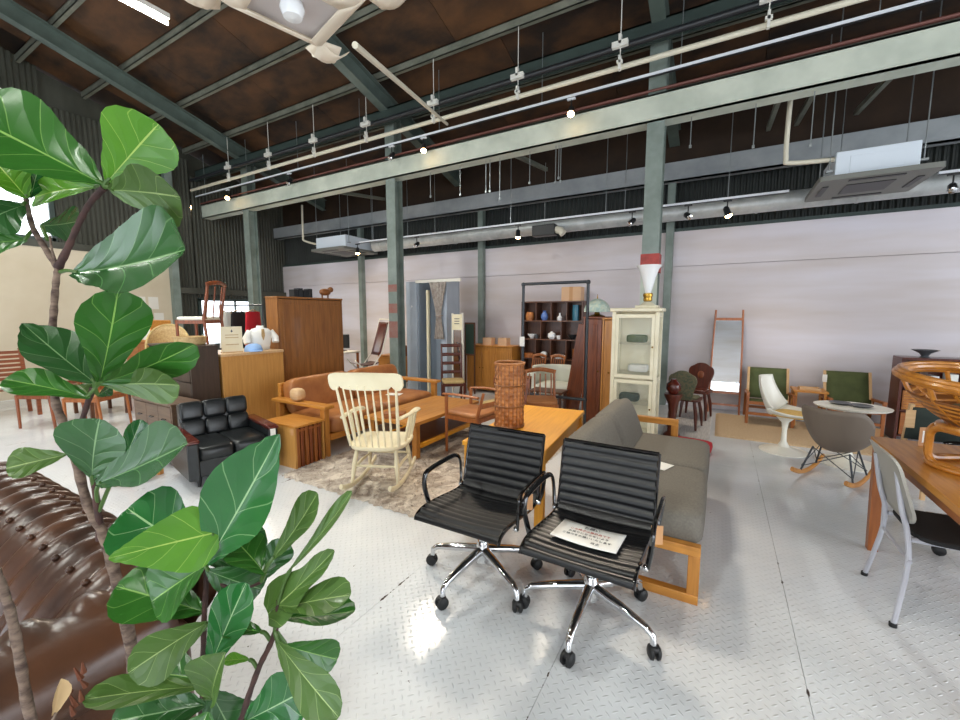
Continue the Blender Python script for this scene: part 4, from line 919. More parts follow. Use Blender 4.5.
# ---------------------------------------------------------------- cabinets behind the rack, stained glass lamp
cabinet((-1.40,5.55,0),0,'dark red brown wardrobe cabinet behind the black pipe rack',.26,.42,1.45,'rust_z',doors=1,name='wardrobe')
cabinet((-1.18,5.40,0),0,'narrow honey coloured cabinet beside the white glass cabinet',.15,.4,1.44,'oak_z',doors=1,legs=.08,name='narrow_cabinet')
sg=thing('stained_glass_lamp','stained glass dome lamp on the dark wardrobe','lamp',(PY(597,314,5.5).x,5.5,1.45))
MB().lathe([(.10,0),(.11,.01),(.04,.03),(.02,.09),(0,.10)],18).build('base','brass',sg); MB().lathe([(.17,.06),(.175,.09),(.15,.15),(.10,.20),(.04,.23),(0,.235)],12).build('glass_shade','stained_glass',sg,flat=True); MB().cyl((0,0,.23),(0,0,.29),.008,.003,n=8).build('finial','brass',sg)
bd=MB().b(-.11,.11,-.012,.012,0,1.0).build('leaning_board','rust_z',label='red brown wooden board leaning against the pigeonhole shelf',cat='board',bev=.004); bd.location=(PY(570,395,5.75).x,5.75,.0); bd.rotation_euler=(0,R(9),0); bd.scale=(1,1,1.35)
# black pipe clothes rack
rx0=PY(523,330,5.15).x; rx1=PY(587,330,5.15).x
rk2=thing('clothes_rack','black iron pipe clothes rack in front of the pigeonhole shelf','rack',((rx0+rx1)/2,5.15,0)); hw=(rx1-rx0)/2
for sx in(-1,1):
    MB().cyl((sx*hw,0,.02),(sx*hw,0,1.86),.019,n=12).build('upright','iron',rk2); MB().cyl((sx*hw,-.22,.03),(sx*hw,.22,.03),.017,n=10).build('foot_pipe','iron',rk2)
    MB().pad((sx*hw,0,1.875),(.055,.055,.055),.7,8,6).build('elbow','iron',rk2); MB().pad((sx*hw,0,.40),(.05,.05,.06),.7,8,6).build('joint','iron',rk2)
MB().cyl((-hw,0,1.88),(hw,0,1.88),.019,n=12).build('top_bar','iron',rk2); MB().cyl((-hw,0,.40),(hw,0,.40),.019,n=12).build('lower_bar','iron',rk2)
paper_tag(rk2,(-hw,-.025,1.18),.07,.13,'paper')
# pigeonhole shelf
bs=thing('pigeonhole_shelf','dark wooden pigeonhole shelf filled with small ceramics','shelf',(-2.60,7.15,0)); W=1.14;D=.28;lv=[0.02,.34,.68,1.03,1.36,1.70]
for x in(-W/2,W/2-.02): MB().b(x,x+.02,-D/2,D/2,0,1.71).build('side_panel','walnut_z',bs)
MB().b(-W/2,W/2,D/2-.01,D/2,0,1.71).build('back_panel','walnut_z',bs)
for z in lv: MB().b(-W/2+.02,W/2-.02,-D/2,D/2-.01,z-.01,z+.01).build('shelf_board','walnut_x',bs)
for r,n in enumerate((4,3,4,3,4)):
    r_=4-r
    for c in range(1,n): x=-W/2+W*c/n; MB().b(x-.008,x+.008,-D/2+.004,D/2-.012,lv[r_]+.01,lv[r_+1]-.01).build('divider','walnut_z',bs)
def cell(r,n,c): return (-2.60-W/2+W*(c+.5)/n,7.08,lv[4-r]+.0105)
S=1.35
def sv(p): return [(a*S,b*S) for a,b in p]
for r,n,c,mt2,pr,lb in((0,4,0,'wicker',[(0,0),(.05,0),(.06,.05),(.05,.11),(.03,.11),(0,.03)],'brown woven jar in the top row of the pigeonhole shelf'),(0,4,1,'ceramic_blue',VA,'blue and white ginger vase in the pigeonhole shelf'),(0,4,2,'ceramic',[(0,0),(.03,0),(.035,.04),(.012,.07),(.012,.1),(0,.1)],'small white bottle vase in the top row of the pigeonhole shelf'),(0,4,3,'vase_teal',[(0,0),(.04,0),(.045,.12),(.04,.2),(.03,.2),(0,.1)],'tall teal vase in the pigeonhole shelf'),
    (1,3,0,'ceramic',BO,'white footed bowl in the second row of the pigeonhole shelf'),(1,3,1,'ceramic',TP,'white teapot in the second row of the pigeonhole shelf'),(1,3,2,'tv_black',BO,'black bowl in the second row of the pigeonhole shelf'),
    (2,4,0,'teak_x',[(0,0),(.07,0),(.07,.06),(0,.06)],'round wooden box in the third row of the pigeonhole shelf'),(2,4,1,'ceramic',[(0,0),(.03,0),(.05,.03),(.045,.07),(.02,.09),(0,.09)],'round white jar in the third row of the pigeonhole shelf'),(2,4,2,'ceramic',[(0,0),(.05,0),(.07,.03),(.06,.06),(0,.06)],'wide white pot in the third row of the pigeonhole shelf'),(2,4,3,'teak_z',[(0,0),(.03,0),(.03,.14),(0,.14)],'small wooden cylinder in the third row of the pigeonhole shelf')):
    vase(cell(r,n,c),lb,mt2,sv(pr),'bowl' if pr is BO else 'vase')
p=cell(1,3,1); vase((p[0]+.14,7.06,p[2]),'small white cup beside the white teapot','ceramic',sv([(0,0),(.025,0),(.035,.05),(.03,.05),(0,.01)]),'cup')
p=cell(2,4,2); vase((p[0]+.11,7.04,p[2]),'small white cup beside the wide white pot','ceramic',sv([(0,0),(.02,0),(.028,.05),(.022,.05),(0,.01)]),'cup')
p=cell(1,3,0); vase((p[0]+.1,7.05,p[2]),'small grey cup beside the footed bowl','plate_dark',sv([(0,0),(.02,0),(.028,.05),(.022,.05),(0,.01)]),'cup')
cb=thing('cardboard_box','pale cardboard box on top of the pigeonhole shelf','box',(-2.25,7.14,1.71)); MB().b(-.17,.17,-.11,.11,0,.24).build('carton','wood_box',cb); MB().b(-.03,.03,-.1105,.1105,.0,.2405).build('tape','tag_card',cb)
# chairs and tub chair in front of the shelf
for i,px in enumerate((533,552)):
    p=PY(px,372,6.55)
    chair((p.x,6.62,0),0,'small arch backed wooden chair before the pigeonhole shelf, '+('nearer the sideboard' if i==0 else 'behind the white tub chair'),'teak_z','upholstery_cream',.27,.3,.45,.76,5,vert=True)
tc=thing('tub_chair','white upholstered tub chair behind the black pipe rack','armchair',(PY(556,390,6.0).x,6.05,0))
m=MB(); m.grid(lambda u,v:(.38*math.cos(PI*(1.15-1.3*u))*(1-.06*v),.30*math.sin(PI*(1.15-1.3*u))*1.05,.2+.48*v),16,5); m.build('curved_back','upholstery_cream',tc,solid=.07,ang=180)
MB().pad((0,-.02,.33),(.60,.52,.22),.35,12,8).build('seat_cushion','upholstery_cream',tc,ang=180)
for sx in(-1,1):
    for y in(-.2,.2): MB().cyl((sx*.24,y,.24),(sx*.25,y,0),.02,.014,n=8).build('leg','walnut_z',tc)
lt=thing('low_table','dark low table between tub chair and leaning board','table',(PY(566,395,5.5).x-.28,5.56,0)); MB().b(-.25,.25,-.14,.14,.38,.405).build('table_top','walnut_x',lt,bev=.004)
for sx in(-1,1):
    for y in(-.11,.11): MB().b(sx*.21-.018,sx*.21+.018,y-.018,y+.018,0,.38).build('leg','walnut_z',lt)
chair((PY(541,400,4.75).x,4.75,0),25,'slatted honey wood chair beside the clothes rack','teak_z','leather_tan',.40,.4,.42,.76,5,vert=True)
chair((PY(505,385,4.3).x,4.22,.022),-15,'round backed chair with cane back behind the wicker basket','rust_z','rattan_pale',.40,.4,.42,.70,0)
rb=thing('cane_back','round cane panel leaning on the round backed chair','panel',(PY(509,362,4.4).x,4.36,.485)); bk=[(.17*math.cos(a),.17*math.sin(a)) for a in[2*PI*i/28 for i in range(28)]]
MB().tube([(x,0,.19+z) for x,z in bk],.016,n=8,closed=True).build('rim','rust_z',rb); MB().prism([(x*.96,.19+z*.96) for x,z in bk],'y',-.003,.003).build('cane_panel','rattan_pale',rb)
chair((-2.24,3.74,.022),-97,'curved arm wooden chair with brown leather seat beside the coffee table','teak_z','leather_tan',.46,.44,.42,.68,1,arms=True)
# sideboard with wooden boxes
cabinet((-3.72,6.98,0),0,'carved honey oak sideboard against the back wall',.96,.42,.90,'oak_z',doors=3,name='sideboard')
for px in(489,504):
    p=PY(px,343,6.9); bb=thing('wooden_crate','small pale wooden crate on the oak sideboard, '+('beside the wall post' if px==489 else 'toward the pigeonhole shelf'),'crate',(p.x,6.9,.90)); MB().b(-.09,.09,-.08,.08,0,.02).build('base','wood_box',bb)
    for a in((-.09,-.078,-.08,.08),(.078,.09,-.08,.08),(-.078,.078,-.08,-.068),(-.078,.078,.068,.08)): MB().b(*a,.02,.14).build('side','wood_box',bb)
# standing mirror with notice, chalkboard, ladder back chair
sm=thing('standing_mirror','narrow white framed standing mirror with a paper note','mirror',(PY(458,390,5.78).x,5.78,0))
for x in(-.11,.085): MB().b(x,x+.025,-.015,.015,0,1.5).build('frame_side','paint_white',sm)
for z in(.12,1.28): MB().b(-.085,.085,-.014,.014,z,z+.03).build('frame_rail','paint_white',sm)
MB().b(-.085,.085,-.006,.0,.15,1.28).build('mirror_glass','mirror',sm); MB().b(-.10,.10,-.022,-.017,1.22,1.48).build('paper_note','paint_cream',sm)
for z_ in(1.40,1.36,1.32): MB().b(-.05,.05,-.0228,-.022,z_,z_+.012).build('print_line','plate_dark',sm)
cb_=thing('chalkboard','small dark green chalkboard standing beside the oak sideboard','chalkboard',(PY(470,345,6.55).x,6.55,0)); MB().b(-.09,.09,-.01,.01,.75,1.3).build('slate','chalk',cb_)
for a in((-.11,-.09,.72,1.33),(.09,.11,.72,1.33)): MB().b(a[0],a[1],-.015,.015,0,a[3]).build('frame_post','walnut_z',cb_)
for z in(.72,1.30): MB().b(-.09,.09,-.014,.014,z,z+.03).build('frame_rail','walnut_x',cb_)
chair((PY(453,380,5.45).x,5.45,0),40,'dark wooden ladder back chair beside the fitting booth','mahogany_z','rattan_pale',.36,.36,.42,1.0,4)
# ---------------------------------------------------------------- fitting booth
bo=thing('fitting_booth','grey panelled fitting booth with a tied curtain','fitting booth',(0,0,0)); bx0,bx1=-4.73,-4.08; by0,by1=5.95,6.30
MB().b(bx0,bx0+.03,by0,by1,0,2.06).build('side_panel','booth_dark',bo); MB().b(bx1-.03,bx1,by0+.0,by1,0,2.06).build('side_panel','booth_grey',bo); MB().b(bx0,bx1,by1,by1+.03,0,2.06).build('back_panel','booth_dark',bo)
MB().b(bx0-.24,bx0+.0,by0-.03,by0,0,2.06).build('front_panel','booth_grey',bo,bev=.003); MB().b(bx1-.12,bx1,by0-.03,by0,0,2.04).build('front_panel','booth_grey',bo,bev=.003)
MB().b(bx0+.22,bx0+.265,by0-.04,by0+.01,0,1.9).build('door_post','paint_cream',bo); MB().b(bx0,bx1+.30,by0-.06,by0-.03,2.03,2.08).build('header_rail','paint_white',bo)
MB().pad((bx0-.11,by0-.035,1.62),(.04,.02,.04),.9,8,6).build('hook','ceramic',bo)
def curt(u,v):
    z=2.03-.98*v; k=abs(v-.58)/.58 if v<.58 else (v-.58)/.42*.45; w_=.05+.13*min(1,k)**1.1; x=bx0+.50+.02*v+w_*(2*u-1); y=by0-.075-.02*math.sin(u*PI*9)*(.4+.6*min(1,k)); return (x,y,z)
MB().grid(curt,54,16).build('curtain','curtain',bo,solid=.004,ang=180); MB().tube([(bx0+.52+.06*math.cos(a),by0-.075+.035*math.sin(a),1.46) for a in[2*PI*i/14 for i in range(14)]],.014,n=6,closed=True).build('tie_back','curtain',bo)
# ---------------------------------------------------------------- right hand side
# ladder mirror leaning on the wall
lm=thing('ladder_mirror','tall ladder framed mirror leaning on the white wall','mirror',(.115,7.09,0)); lm.rotation_euler=(R(-8.0),0,0)
for x in(-.19,.19): MB().tube([(x*1.06,0,0),(x,0,1.0),(x*.92,0,1.56)],.014,n=8).build('upright','ladder_z',lm)
for z in(.30,1.40): MB().b(-.185,.185,-.012,.012,z,z+.04).build('rail','ladder_z',lm)
MB().b(-.18,.18,-.004,.004,.34,1.40).build('mirror_glass','mirror',lm); MB().b(-.185,.185,-.012,.02,.12,.15).build('lower_rung','ladder_z',lm)
# green sling chairs
def sling(loc,label,rz=0):
    t=thing('sling_chair',label,'lounge chair',loc,rz,'green canvas sling chairs')
    for sx in(-1,1):
        x=sx*.25
        MB().b(x-.018,x+.018,-.27,-.235,0,.42).build('leg','teak_z',t,bev=.003); MB().bar((x,.30,.0),(x,.20,.36),.036,.036).build('leg','teak_z',t)
        MB().bar((x,-.28,.41),(x,.24,.37),.04,.028).build('armrest','teak_x',t); MB().bar((x*.92,.14,.24),(x*.92,.33,.70),.03,.03).build('back_post','birch_z',t)
    for y,z in((-.25,.12),(.25,.12)): MB().b(-.235,.235,y-.012,y+.012,z,z+.035).build('stretcher','teak_x',t)
    MB().b(-.235,.235,-.25,-.225,.26,.30).build('front_rail','teak_x',t)
    m=MB(); m.grid(lambda u,v:((2*u-1)*.235,.15+.18*v-.03*(1-(2*u-1)**2)*0,.29+.41*v),4,6); m.build('back_canvas','canvas_green',t,solid=.014)
    m=MB(); m.grid(lambda u,v:((2*u-1)*.225,-.24+.38*v,.29-.05*math.sin(PI*v)-.02*v),4,8); m.build('seat_canvas','canvas_green',t,solid=.012,ang=180)
    return t
sling((.63,6.80,.02),'green canvas sling chair beside the ladder mirror behind the tulip chair'); s2=sling((1.50,6.85,.02),'green canvas sling chair behind the oval tulip table')
paper_tag(s2,(-.245,.20,.66),.05,.10,'paper')
st=thing('side_table','small honey oak side table between the green sling chairs','side table',(1.065,6.85,.02)); MB().b(-.18,.18,-.18,.18,.45,.475).build('table_top','oak_x',st,bev=.004)
for sx in(-1,1):
    for y in(-.15,.15): MB().b(sx*.15-.014,sx*.15+.014,y-.014,y+.014,0,.45).build('leg','oak_z',st)
    MB().b(sx*.15-.01,sx*.15+.01,-.13,.13,.38,.45).build('apron','oak_y',st)
tr=thing('wooden_tray','shallow wooden tray on the small oak side table','tray',(1.065,6.82,.495)); MB().b(-.11,.11,-.08,.08,0,.01).build('base','birch_x',tr)
for a in((-.11,-.10,-.08,.08),(.10,.11,-.08,.08),(-.10,.10,-.08,-.07),(-.10,.10,.07,.08)): MB().b(*a,.01,.03).build('lip','birch_x',tr)
# beige rug and grey striped rug, red textile
def rugmesh(x0,x1,y0,y1,t,seed):
    m=MB()
    def f(u,v):
        e=(u in(0,1)) or (v in(0,1)); x=x0+(x1-x0)*u; y=y0+(y1-y0)*v
        return (x,y,.001 if e else t+.004*mnoise.noise(V((x*9,y*9,seed))))
    return m.grid(f,60,50)
rugmesh(.02,1.84,5.70,7.05,.017,1).build('jute_rug','jute',label='tan woven jute rug under the green sling chairs',cat='rug',ang=180)
rugmesh(-.56,-.03,5.35,7.2,.008,2).build('striped_rug','stripe_rug',label='grey ribbed runner rug under the carved chairs',cat='rug',ang=180)
MB().pad((0,0,.06),(.40,.24,.12),.3,10,6).build('red_textile','cloth_red',label='folded red textile on the floor behind the grey sofa',cat='textile',loc=(-.20,4.95,0),rz=-8)
# tulip chair
tu=thing('tulip_chair','white tulip pedestal chair with yellow seat pad','chair',(.67,5.44,0),68,scale=.94); pw='paint_white'
MB().lathe([(0,.0),(.235,.0),(.235,.008),(.15,.025),(.06,.06),(.028,.12),(.024,.25),(.035,.34),(.09,.40),(.12,.42),(0,.43)],36).build('pedestal',pw,tu)
def shell(u,v):
    a=(2*u-1); z0=.42
    # v 0 front lip ->.5 seat rear -> 1 back top
    if v<.45:
        k=v/.45; y=-.25+.40*k; hw=.22+.035*math.sin(PI*k); z=z0+.02*(1-k)-.012*math.sin(PI*k)+.10*abs(a)**2.5*(.35+.65*k)
    else:
        k=(v-.45)/.55; y=.15+.10*math.sin(k*PI/2)*1.0+.03*k; hw=.245*(1-.28*k**1.6); z=z0+.01+.43*k**1.15+.10*abs(a)**2.5*(1-k); y-=.10*abs(a)**2*(1-.35*k)
    return (a*hw,y,z)
MB().grid(shell,16,28).build('shell',pw,tu,solid=.014,ang=180); MB().pad((0,-.06,.445),(.38,.36,.05),.5,12,7).build('seat_pad','cushion_yellow',tu,ang=180)
# oval tulip table with plates
tz=PY(852,406,5.30).z; tx=PY(852,406,5.30).x
tt=thing('tulip_table','white oval tulip pedestal table holding two dark plates','table',(tx,5.30,0)); rx=(PY(892,408,5.3).x-PY(812,404,5.3).x)/2
MB().lathe([(0,0),(.25,0),(.25,.008),(.16,.025),(.06,.06),(.032,.13),(.03,tz*.6),(.06,tz-.06),(.13,tz-.02),(0,tz-.02)],36).build('pedestal',pw,tt)
MB().lathe([(0,-.022),(.9,-.022),(.97,-.012),(1,0),(0,0)],48,c=(0,0,tz),sx=rx,sy=.26).build('table_top',pw,tt)
for px,py in((840,404),(861,407)):
    p=PZ(px,py,tz); MB().lathe([(0,0),(.06,0),(.095,.018),(.092,.02),(.05,.006),(0,.005)],24,sx=.95).build('plate','plate_dark',label='shallow dark plate on the oval tulip table, '+('closer to the tulip chair' if px==840 else 'closer to the oak desk'),cat='plate',loc=(p.x,p.y,tz))
# shell rocking chair
rs=thing('shell_rocking_chair','taupe shell armchair on wire legs and wooden rockers','rocking chair',(.96,4.72,0),152)
def tub(u,v):
    a=PI*(1.30-1.6*u) ; # around
    r=.30; rim=.40+.30*(math.sin(PI*u)**1.2)
    k=v
    x=r*math.cos(a)*(.55+.45*k)*1.02; y=.02+r*math.sin(a)*(.62+.38*k)
    return (x,y,.36+(rim-.36+.03)*k**1.3)
def sh2(u,v):
    th=2*PI*u; c,s_=math.cos(th),math.sin(th)
    rx=.255; ry=.25; k=min(1,v**.55)
    q_=max(0,min(1,(s_+.55)/1.25)); rim=.40+.27*q_*q_*(3-2*q_)
    # bowl: centre seat to rim
    x=rx*c*k; y=ry*s_*k+.03*(s_>0)*k**3*s_
    z=.265+(rim-.265)*(v**1.7)
    return (x,y,z)
MB().grid(sh2,48,14).build('shell','shell_taupe',rs,solid=.012,ang=180)
for sx in(-1,1):
    rl=catmull([(sx*.19,-.34,.10),(sx*.19,-.18,.045),(sx*.19,0,.024),(sx*.19,.18,.045),(sx*.19,.34,.10)],5); MB().tube(rl,.02,n=8,sq=(.75,1.1)).build('rocker','oak_y',rs)
    for y in(-.17,.17): MB().tube([(sx*.19,y,.045),(sx*.13,y*.6,.285)],.008,n=8).build('leg','iron',rs)
    MB().tube([(sx*.185,-.165,.1),(sx*.13,.10,.285)],.004,n=6).build('wire_brace','iron',rs); MB().tube([(sx*.185,.165,.1),(sx*.13,-.10,.285)],.004,n=6).build('wire_brace','iron',rs)
for y in(-.17,.17): MB().tube([(-.18,y,.10),(.13,y*.6,.28)],.004,n=6).build('wire_brace','iron',rs); MB().tube([(.18,y,.10),(-.13,y*.6,.28)],.004,n=6).build('wire_brace','iron',rs)
paper_tag(rs,(-.29,.10,.55),.03,.10,'tag_card')
# oak desk
dk=thing('desk','solid oak desk carrying the rattan chair','desk',(1.33,2.72,0)); 
for i in range(5): MB().b(-.47+.188*i+.0006,-.47+.188*(i+1)-.0006,-.70,.70,.685,.72).build('top_plank','oak_y',dk,bev=.0015)
for sx in(-1,1):
    for y in(-.64,.665): MB().bar((sx*.42,y,0),(sx*.435,y,.685),.05,.05,up=(0,1,0)).build('leg','teak_z',dk)
    MB().b(sx*.40-.012,sx*.40+.012,-.6,.63,.60,.685).build('apron','teak_y',dk)
for y in(-.62,.64): MB().b(-.38,.38,y-.012,y+.012,.60,.685).build('apron','teak_x',dk)
# grey back chair with black seat (faces +X)
gchr=thing('school_chair','grey plastic back chair with black seat pulled up to the oak desk','chair',(1.045,2.79,0),90,scale=.97)
def gb(u,v):
    a=2*u-1; hw=.195*(1-.10*v)*(1-.0*v); e=1-.12*max(0,abs(a)-.7)/.3*(abs(2*v-1)>.8); return (a*hw,.20+.10*v-.05*a*a,.50+.34*v*e+(.0 if v>.5 else 0))
poly=rrect(.40,.335,.07,5); m=MB(); 
for yo in(0,.014):
    for x,z in poly: m.v.append((x*(1-.25*(z+.16)*0),.20+.10*(z+.17)/.34-.9*x*x+yo+.03,.67+z))
k=len(poly); m.f+=[tuple(range(k)),tuple(range(k,2*k))[::-1]]+[(i,k+i,k+(i+1)%k,(i+1)%k) for i in range(k)]
m.build('backrest','plastic_grey',gchr)
MB().prism(rrect(.40,.40,.08),'z',.435,.46).build('seat','canvas_dark' if 0 else 'cloth_black',gchr,bev=.008)
for sx in(-1,1):
    x=sx*.16
    MB().tube(catmull([(sx*.235,.26,0),(sx*.19,.22,.30),(x,.225,.46),(x,.255,.58),(x,.285,.76)],5),.012,n=8).build('rear_leg','steel_lilac',gchr)
    MB().tube(catmull([(sx*.21,-.20,0),(sx*.18,-.17,.36),(sx*.16,-.10,.425),(sx*.16,.21,.43)],5),.012,n=8).build('front_leg','steel_lilac',gchr)
    for y,xx in((.26,.235),(-.20,.21)): MB().cyl((sx*xx,y,0),(sx*xx*.99,y,.02),.016,n=10).build('foot_cap','rubber',gchr)
MB().tube([(-.20,.215,.33),(.20,.215,.33)],.009,n=8).build('crossbar','steel_lilac',gchr)
# rattan chair standing on the desk
bc=PZ(986,472,.72)
rt=thing('rattan_chair','honey rattan bowl chair standing on the oak desk','rattan chair',(bc.x,bc.y,.72),30)
for a in range(4):
    an=R(90*a); c,s_=math.cos(an),math.sin(an); pts=[]
    for x,z in rrect(.24,.18,.05,5): pts.append((x,-.16,.105+z))
    MB().tube([(c*x-s_*y,s_*x+c*y,z) for x,y,z in pts],.016,n=8,closed=True).build('bent_frame','rattan',rt)
MB().tube([(.17*math.cos(2*PI*i/28),.17*math.sin(2*PI*i/28),.205) for i in range(28)],.018,n=8,closed=True).build('base_ring','rattan',rt)
MB().tube([(.20*math.cos(2*PI*i/28),.20*math.sin(2*PI*i/28),.013) for i in range(28)],.013,n=8,closed=True).build('floor_ring','rattan',rt)
def bowl(th,k): # k 0..1 base to rim
    r=.13+.20*k**.85; up=.22+.16*k+.035*k*math.sin(th); return V((r*math.cos(th),r*math.sin(th),up))
m=MB(); m.grid(lambda u,v:bowl(2*PI*u,v*.84)+V((0,0,.004*math.sin(u*2*PI*36+PI*round(v*12)))),72,12); m.build('woven_bowl','rattan_dark',rt,solid=.008,ang=180)
for k_ in(.25,.42,.58,.72): MB().tube([bowl(2*PI*i/40,k_)*1.012 for i in range(40)],.010,n=6,closed=True).build('binding_ring','rattan',rt)
for dr_,dz_ in((0,0),(.05,.012),(-.045,.016),(.01,.028)): MB().tube([V((bowl(2*PI*i/48,1.0).x*(1+dr_),bowl(2*PI*i/48,1.0).y*(1+dr_),bowl(2*PI*i/48,1.0).z+dz_+.045)) for i in range(48)],.017,n=8,closed=True).build('rim_cane','rattan',rt)
for i in range(10):
    th=2*PI*i/10; MB().tube([bowl(th,k)*1.015 for k in(0,.25,.5,.75)]+[bowl(th,1)+V((0,0,.05))],.011,n=6).build('rib','rattan',rt)
MB().pad((0,0,.27),(.30,.30,.07),.7,12,7).build('patterned_cushion','tapestry',label='dark patterned cushion sitting in the rattan bowl chair',cat='cushion',loc=(bc.x,bc.y,.735),ang=180)
tgp=PZ(925,446,.72); tg=MB().b(-.035,.035,-.001,.001,0,.11).build('price_tag','tag_card',label='brown price tag with white sticker standing on the oak desk',cat='price tag',loc=tgp,rz=20); MB().b(-.02,.02,-.003,-.001,.02,.09).build('sticker','paper',tg)
# dark green folding chair behind the desk
fc=thing('canvas_chair','dark green canvas chair behind the oak desk','chair',(PY(903,425,4.3).x+.10,4.34,0),188)
for sx in(-1,1):
    for y in(-.17,.19): MB().bar((sx*.15,y,0),(sx*.15,y,.44 if y<0 else .50),.026,.026,up=(0,1,0)).build('leg','birch_z',fc)
    MB().bar((sx*.165,.17,.44),(sx*.165,.24,.84),.026,.026).build('back_post','birch_z',fc)
m=MB(); m.grid(lambda u,v:((2*u-1)*.175,.205+.035*v+.03*(1-(2*u-1)**2),.58+.24*v),8,3); m.build('back_canvas','canvas_dark',fc,solid=.01); m=MB(); m.grid(lambda u,v:((2*u-1)*.16,-.19+.4*v,.44-.03*(1-(2*u-1)**2)),8,3); m.build('seat_canvas','canvas_dark',fc,solid=.01)
paper_tag(fc,(.175,.26,.80),.055,.13,'birch_x')
# bookshelf with rattan doors
rsf=thing('rattan_bookshelf','plum brown bookshelf with woven rattan panels against the back wall','bookshelf',(2.35,6.72,0)); W=1.0;D=.3;Hh=.96
for x in(-W/2,W/2-.025): MB().b(x,x+.025,-D/2,D/2,0,Hh).build('side_panel','mahogany_z',rsf)
MB().b(-W/2,W/2,-D/2-.01,D/2,Hh,Hh+.025).build('top_panel','mahogany_z',rsf,bev=.004); MB().b(-W/2+.025,W/2-.025,D/2-.012,D/2,.05,Hh).build('back_panel','mahogany_z',rsf)
for z in(.05,.35,.64): MB().b(-W/2+.025,W/2-.025,-D/2+.01,D/2-.012,z,z+.02).build('shelf_board','mahogany_z',rsf)
for i in range(3):
    x0=-W/2+.03+.313*i
    b_=MB().b(x0+.008,x0+.305,-D/2,-D/2+.02,.375,.60).build('rattan_panel','wicker',rsf,bev=.004)
    for j in range(7): MB().b(x0+.02,x0+.293,-D/2-.006,-D/2+.0,.385+.03*j,.40+.03*j).build('weave_strip','rattan',b_)
    MB().b(x0+.008,x0+.305,-D/2,-D/2+.02,.08,.34).build('drawer_front','teak_x',rsf,bev=.004)
for i,(x,mt2,hh) in enumerate(((-.38,'canvas_dark',.2),(-.30,'leather_brown',.22),(-.2,'ceramic',.12),(-.05,'cloth_white',.15),(.1,'tv_black',.18))):
    MB().b(-.035,.035,-.09,.09,0,hh).build('book',mt2,label=['dark green book','brown bound book','small white box','pale cloth box','black binder'][i]+' on the upper level of the rattan bookshelf',cat='book' if i<2 else 'box',loc=(2.35+x,6.70,.6605),bev=.004)
vase((PY(924,362,6.66).x,6.66,.985),'grey flared bowl on top of the rattan bookshelf','plate_dark',[(0,0),(.05,0),(.03,.02),(.05,.05),(.12,.09),(.115,.09),(.04,.045),(0,.03)],'bowl')
# carved dark chairs near the runner
def carved(loc,rz,label,seatm,panel='mahogany_z'):
    t=thing('carved_chair',label,'chair',loc,rz,scale=.88)
    MB().prism(rrect(.40,.38,.06),'z',.41,.44).build('seat','mahogany_z',t,bev=.008); MB().pad((0,-.01,.45),(.34,.32,.04),.4,10,6).build('seat_pad',seatm,t,ang=180)
    for sx in(-1,1):
        for y in(-1,1): MB().tube([(sx*.14,y*.13,.41),(sx*.175,y*.16,.22),(sx*.19,y*.19,0)],[.022,.026,.014],n=8).build('leg','mahogany_z',t)
    bp=[(-.12,.44),(-.15,.58),(-.19,.72),(-.17,.80),(-.12,.83),(-.06,.87),(0,.88),(.06,.87),(.12,.83),(.17,.80),(.19,.72),(.15,.58),(.12,.44)]
    bp=[(p.x,p.y) for p in catmull([V((a,b,0)) for a,b in bp],3)]
    o=MB().prism(bp,'y',-.014,.014).build('carved_back',panel,t,bev=.006); o.location=(0,.12,0); o.rotation_euler=(R(-10),0,0)
    MB().pad((0,-.02,.68),(.10,.02,.12),.8,8,6).build('carved_rosette','rust_z',o)
    return t
carved((PZ(695,418,.0).x,6.62,.012),-10,'dark carved plank back chair near the ladder mirror','mahogany_z')
carved((-.33,5.98,.012),170,'dark wooden chair with a tapestry seat on the runner rug','tapestry','tapestry')
np_=thing('night_stand','dark turned wood pedestal stand beside the glass cabinet','stand',(-.44,5.42,0)); MB().lathe([(0,0),(.09,0),(.095,.03),(.05,.07),(.04,.3),(.06,.42),(.10,.50),(.10,.53),(0,.53)],20).build('pedestal','mahogany_z',np_)
vase((-.44,5.42,.53),'round dark red lacquer jar on the turned pedestal','maroon_x',[(0,0),(.05,0),(.085,.06),(.08,.12),(.04,.16),(.03,.18),(0,.18)])
# ---------------------------------------------------------------- left hand side
counter=thing('counter','plain plywood sales counter holding the sign and shirt display','counter',(-5.05,2.89,0))
MB().b(-.30,.30,-.38,.37,0,1.01).build('body','ply_z',counter,bev=.003); MB().b(-.31,.31,-.385,.375,1.01,1.04).build('top','birch_x',counter,bev=.003); MB().b(.3,.304,-.36,.36,.05,.97).build('front_panel','ply_z',counter)
dc=cabinet((-5.20,2.34,0),0,'dark brown tall chest beside the plywood counter',.90,.28,1.15,'dark_z',drawers=(1,3),name='tall_chest',cat='chest')
paper_tag(dc,(.42,-.152,1.10),.06,.10,'tag_card')
cabinet((-4.90,2.02,0),0,'weathered grey brown chest of five drawers',.80,.26,.62,'greybrown_x',drawers=(2,[3,2]),legs=.08,name='chest_of_drawers',cat='chest',knob='iron')
ar=cabinet((-5.02,3.84,0),90,'tall plain brown armoire behind the tan sofa',1.05,.24,1.71,'armoire_z',doors=1,legs=.03,name='armoire',knob='armoire_z')
for i in range(4):
    MB().b(-.05,.05,-.033,.033,0,.10+.02*(i%2)).build('black_block','tv_black',label='black toy block in the row on top of the armoire, '+['first beside the counter','second from the counter','third from the counter','fourth from the counter'][i],cat='block',loc=(-4.98,3.62+.075*i,1.71),group='black blocks on the armoire')
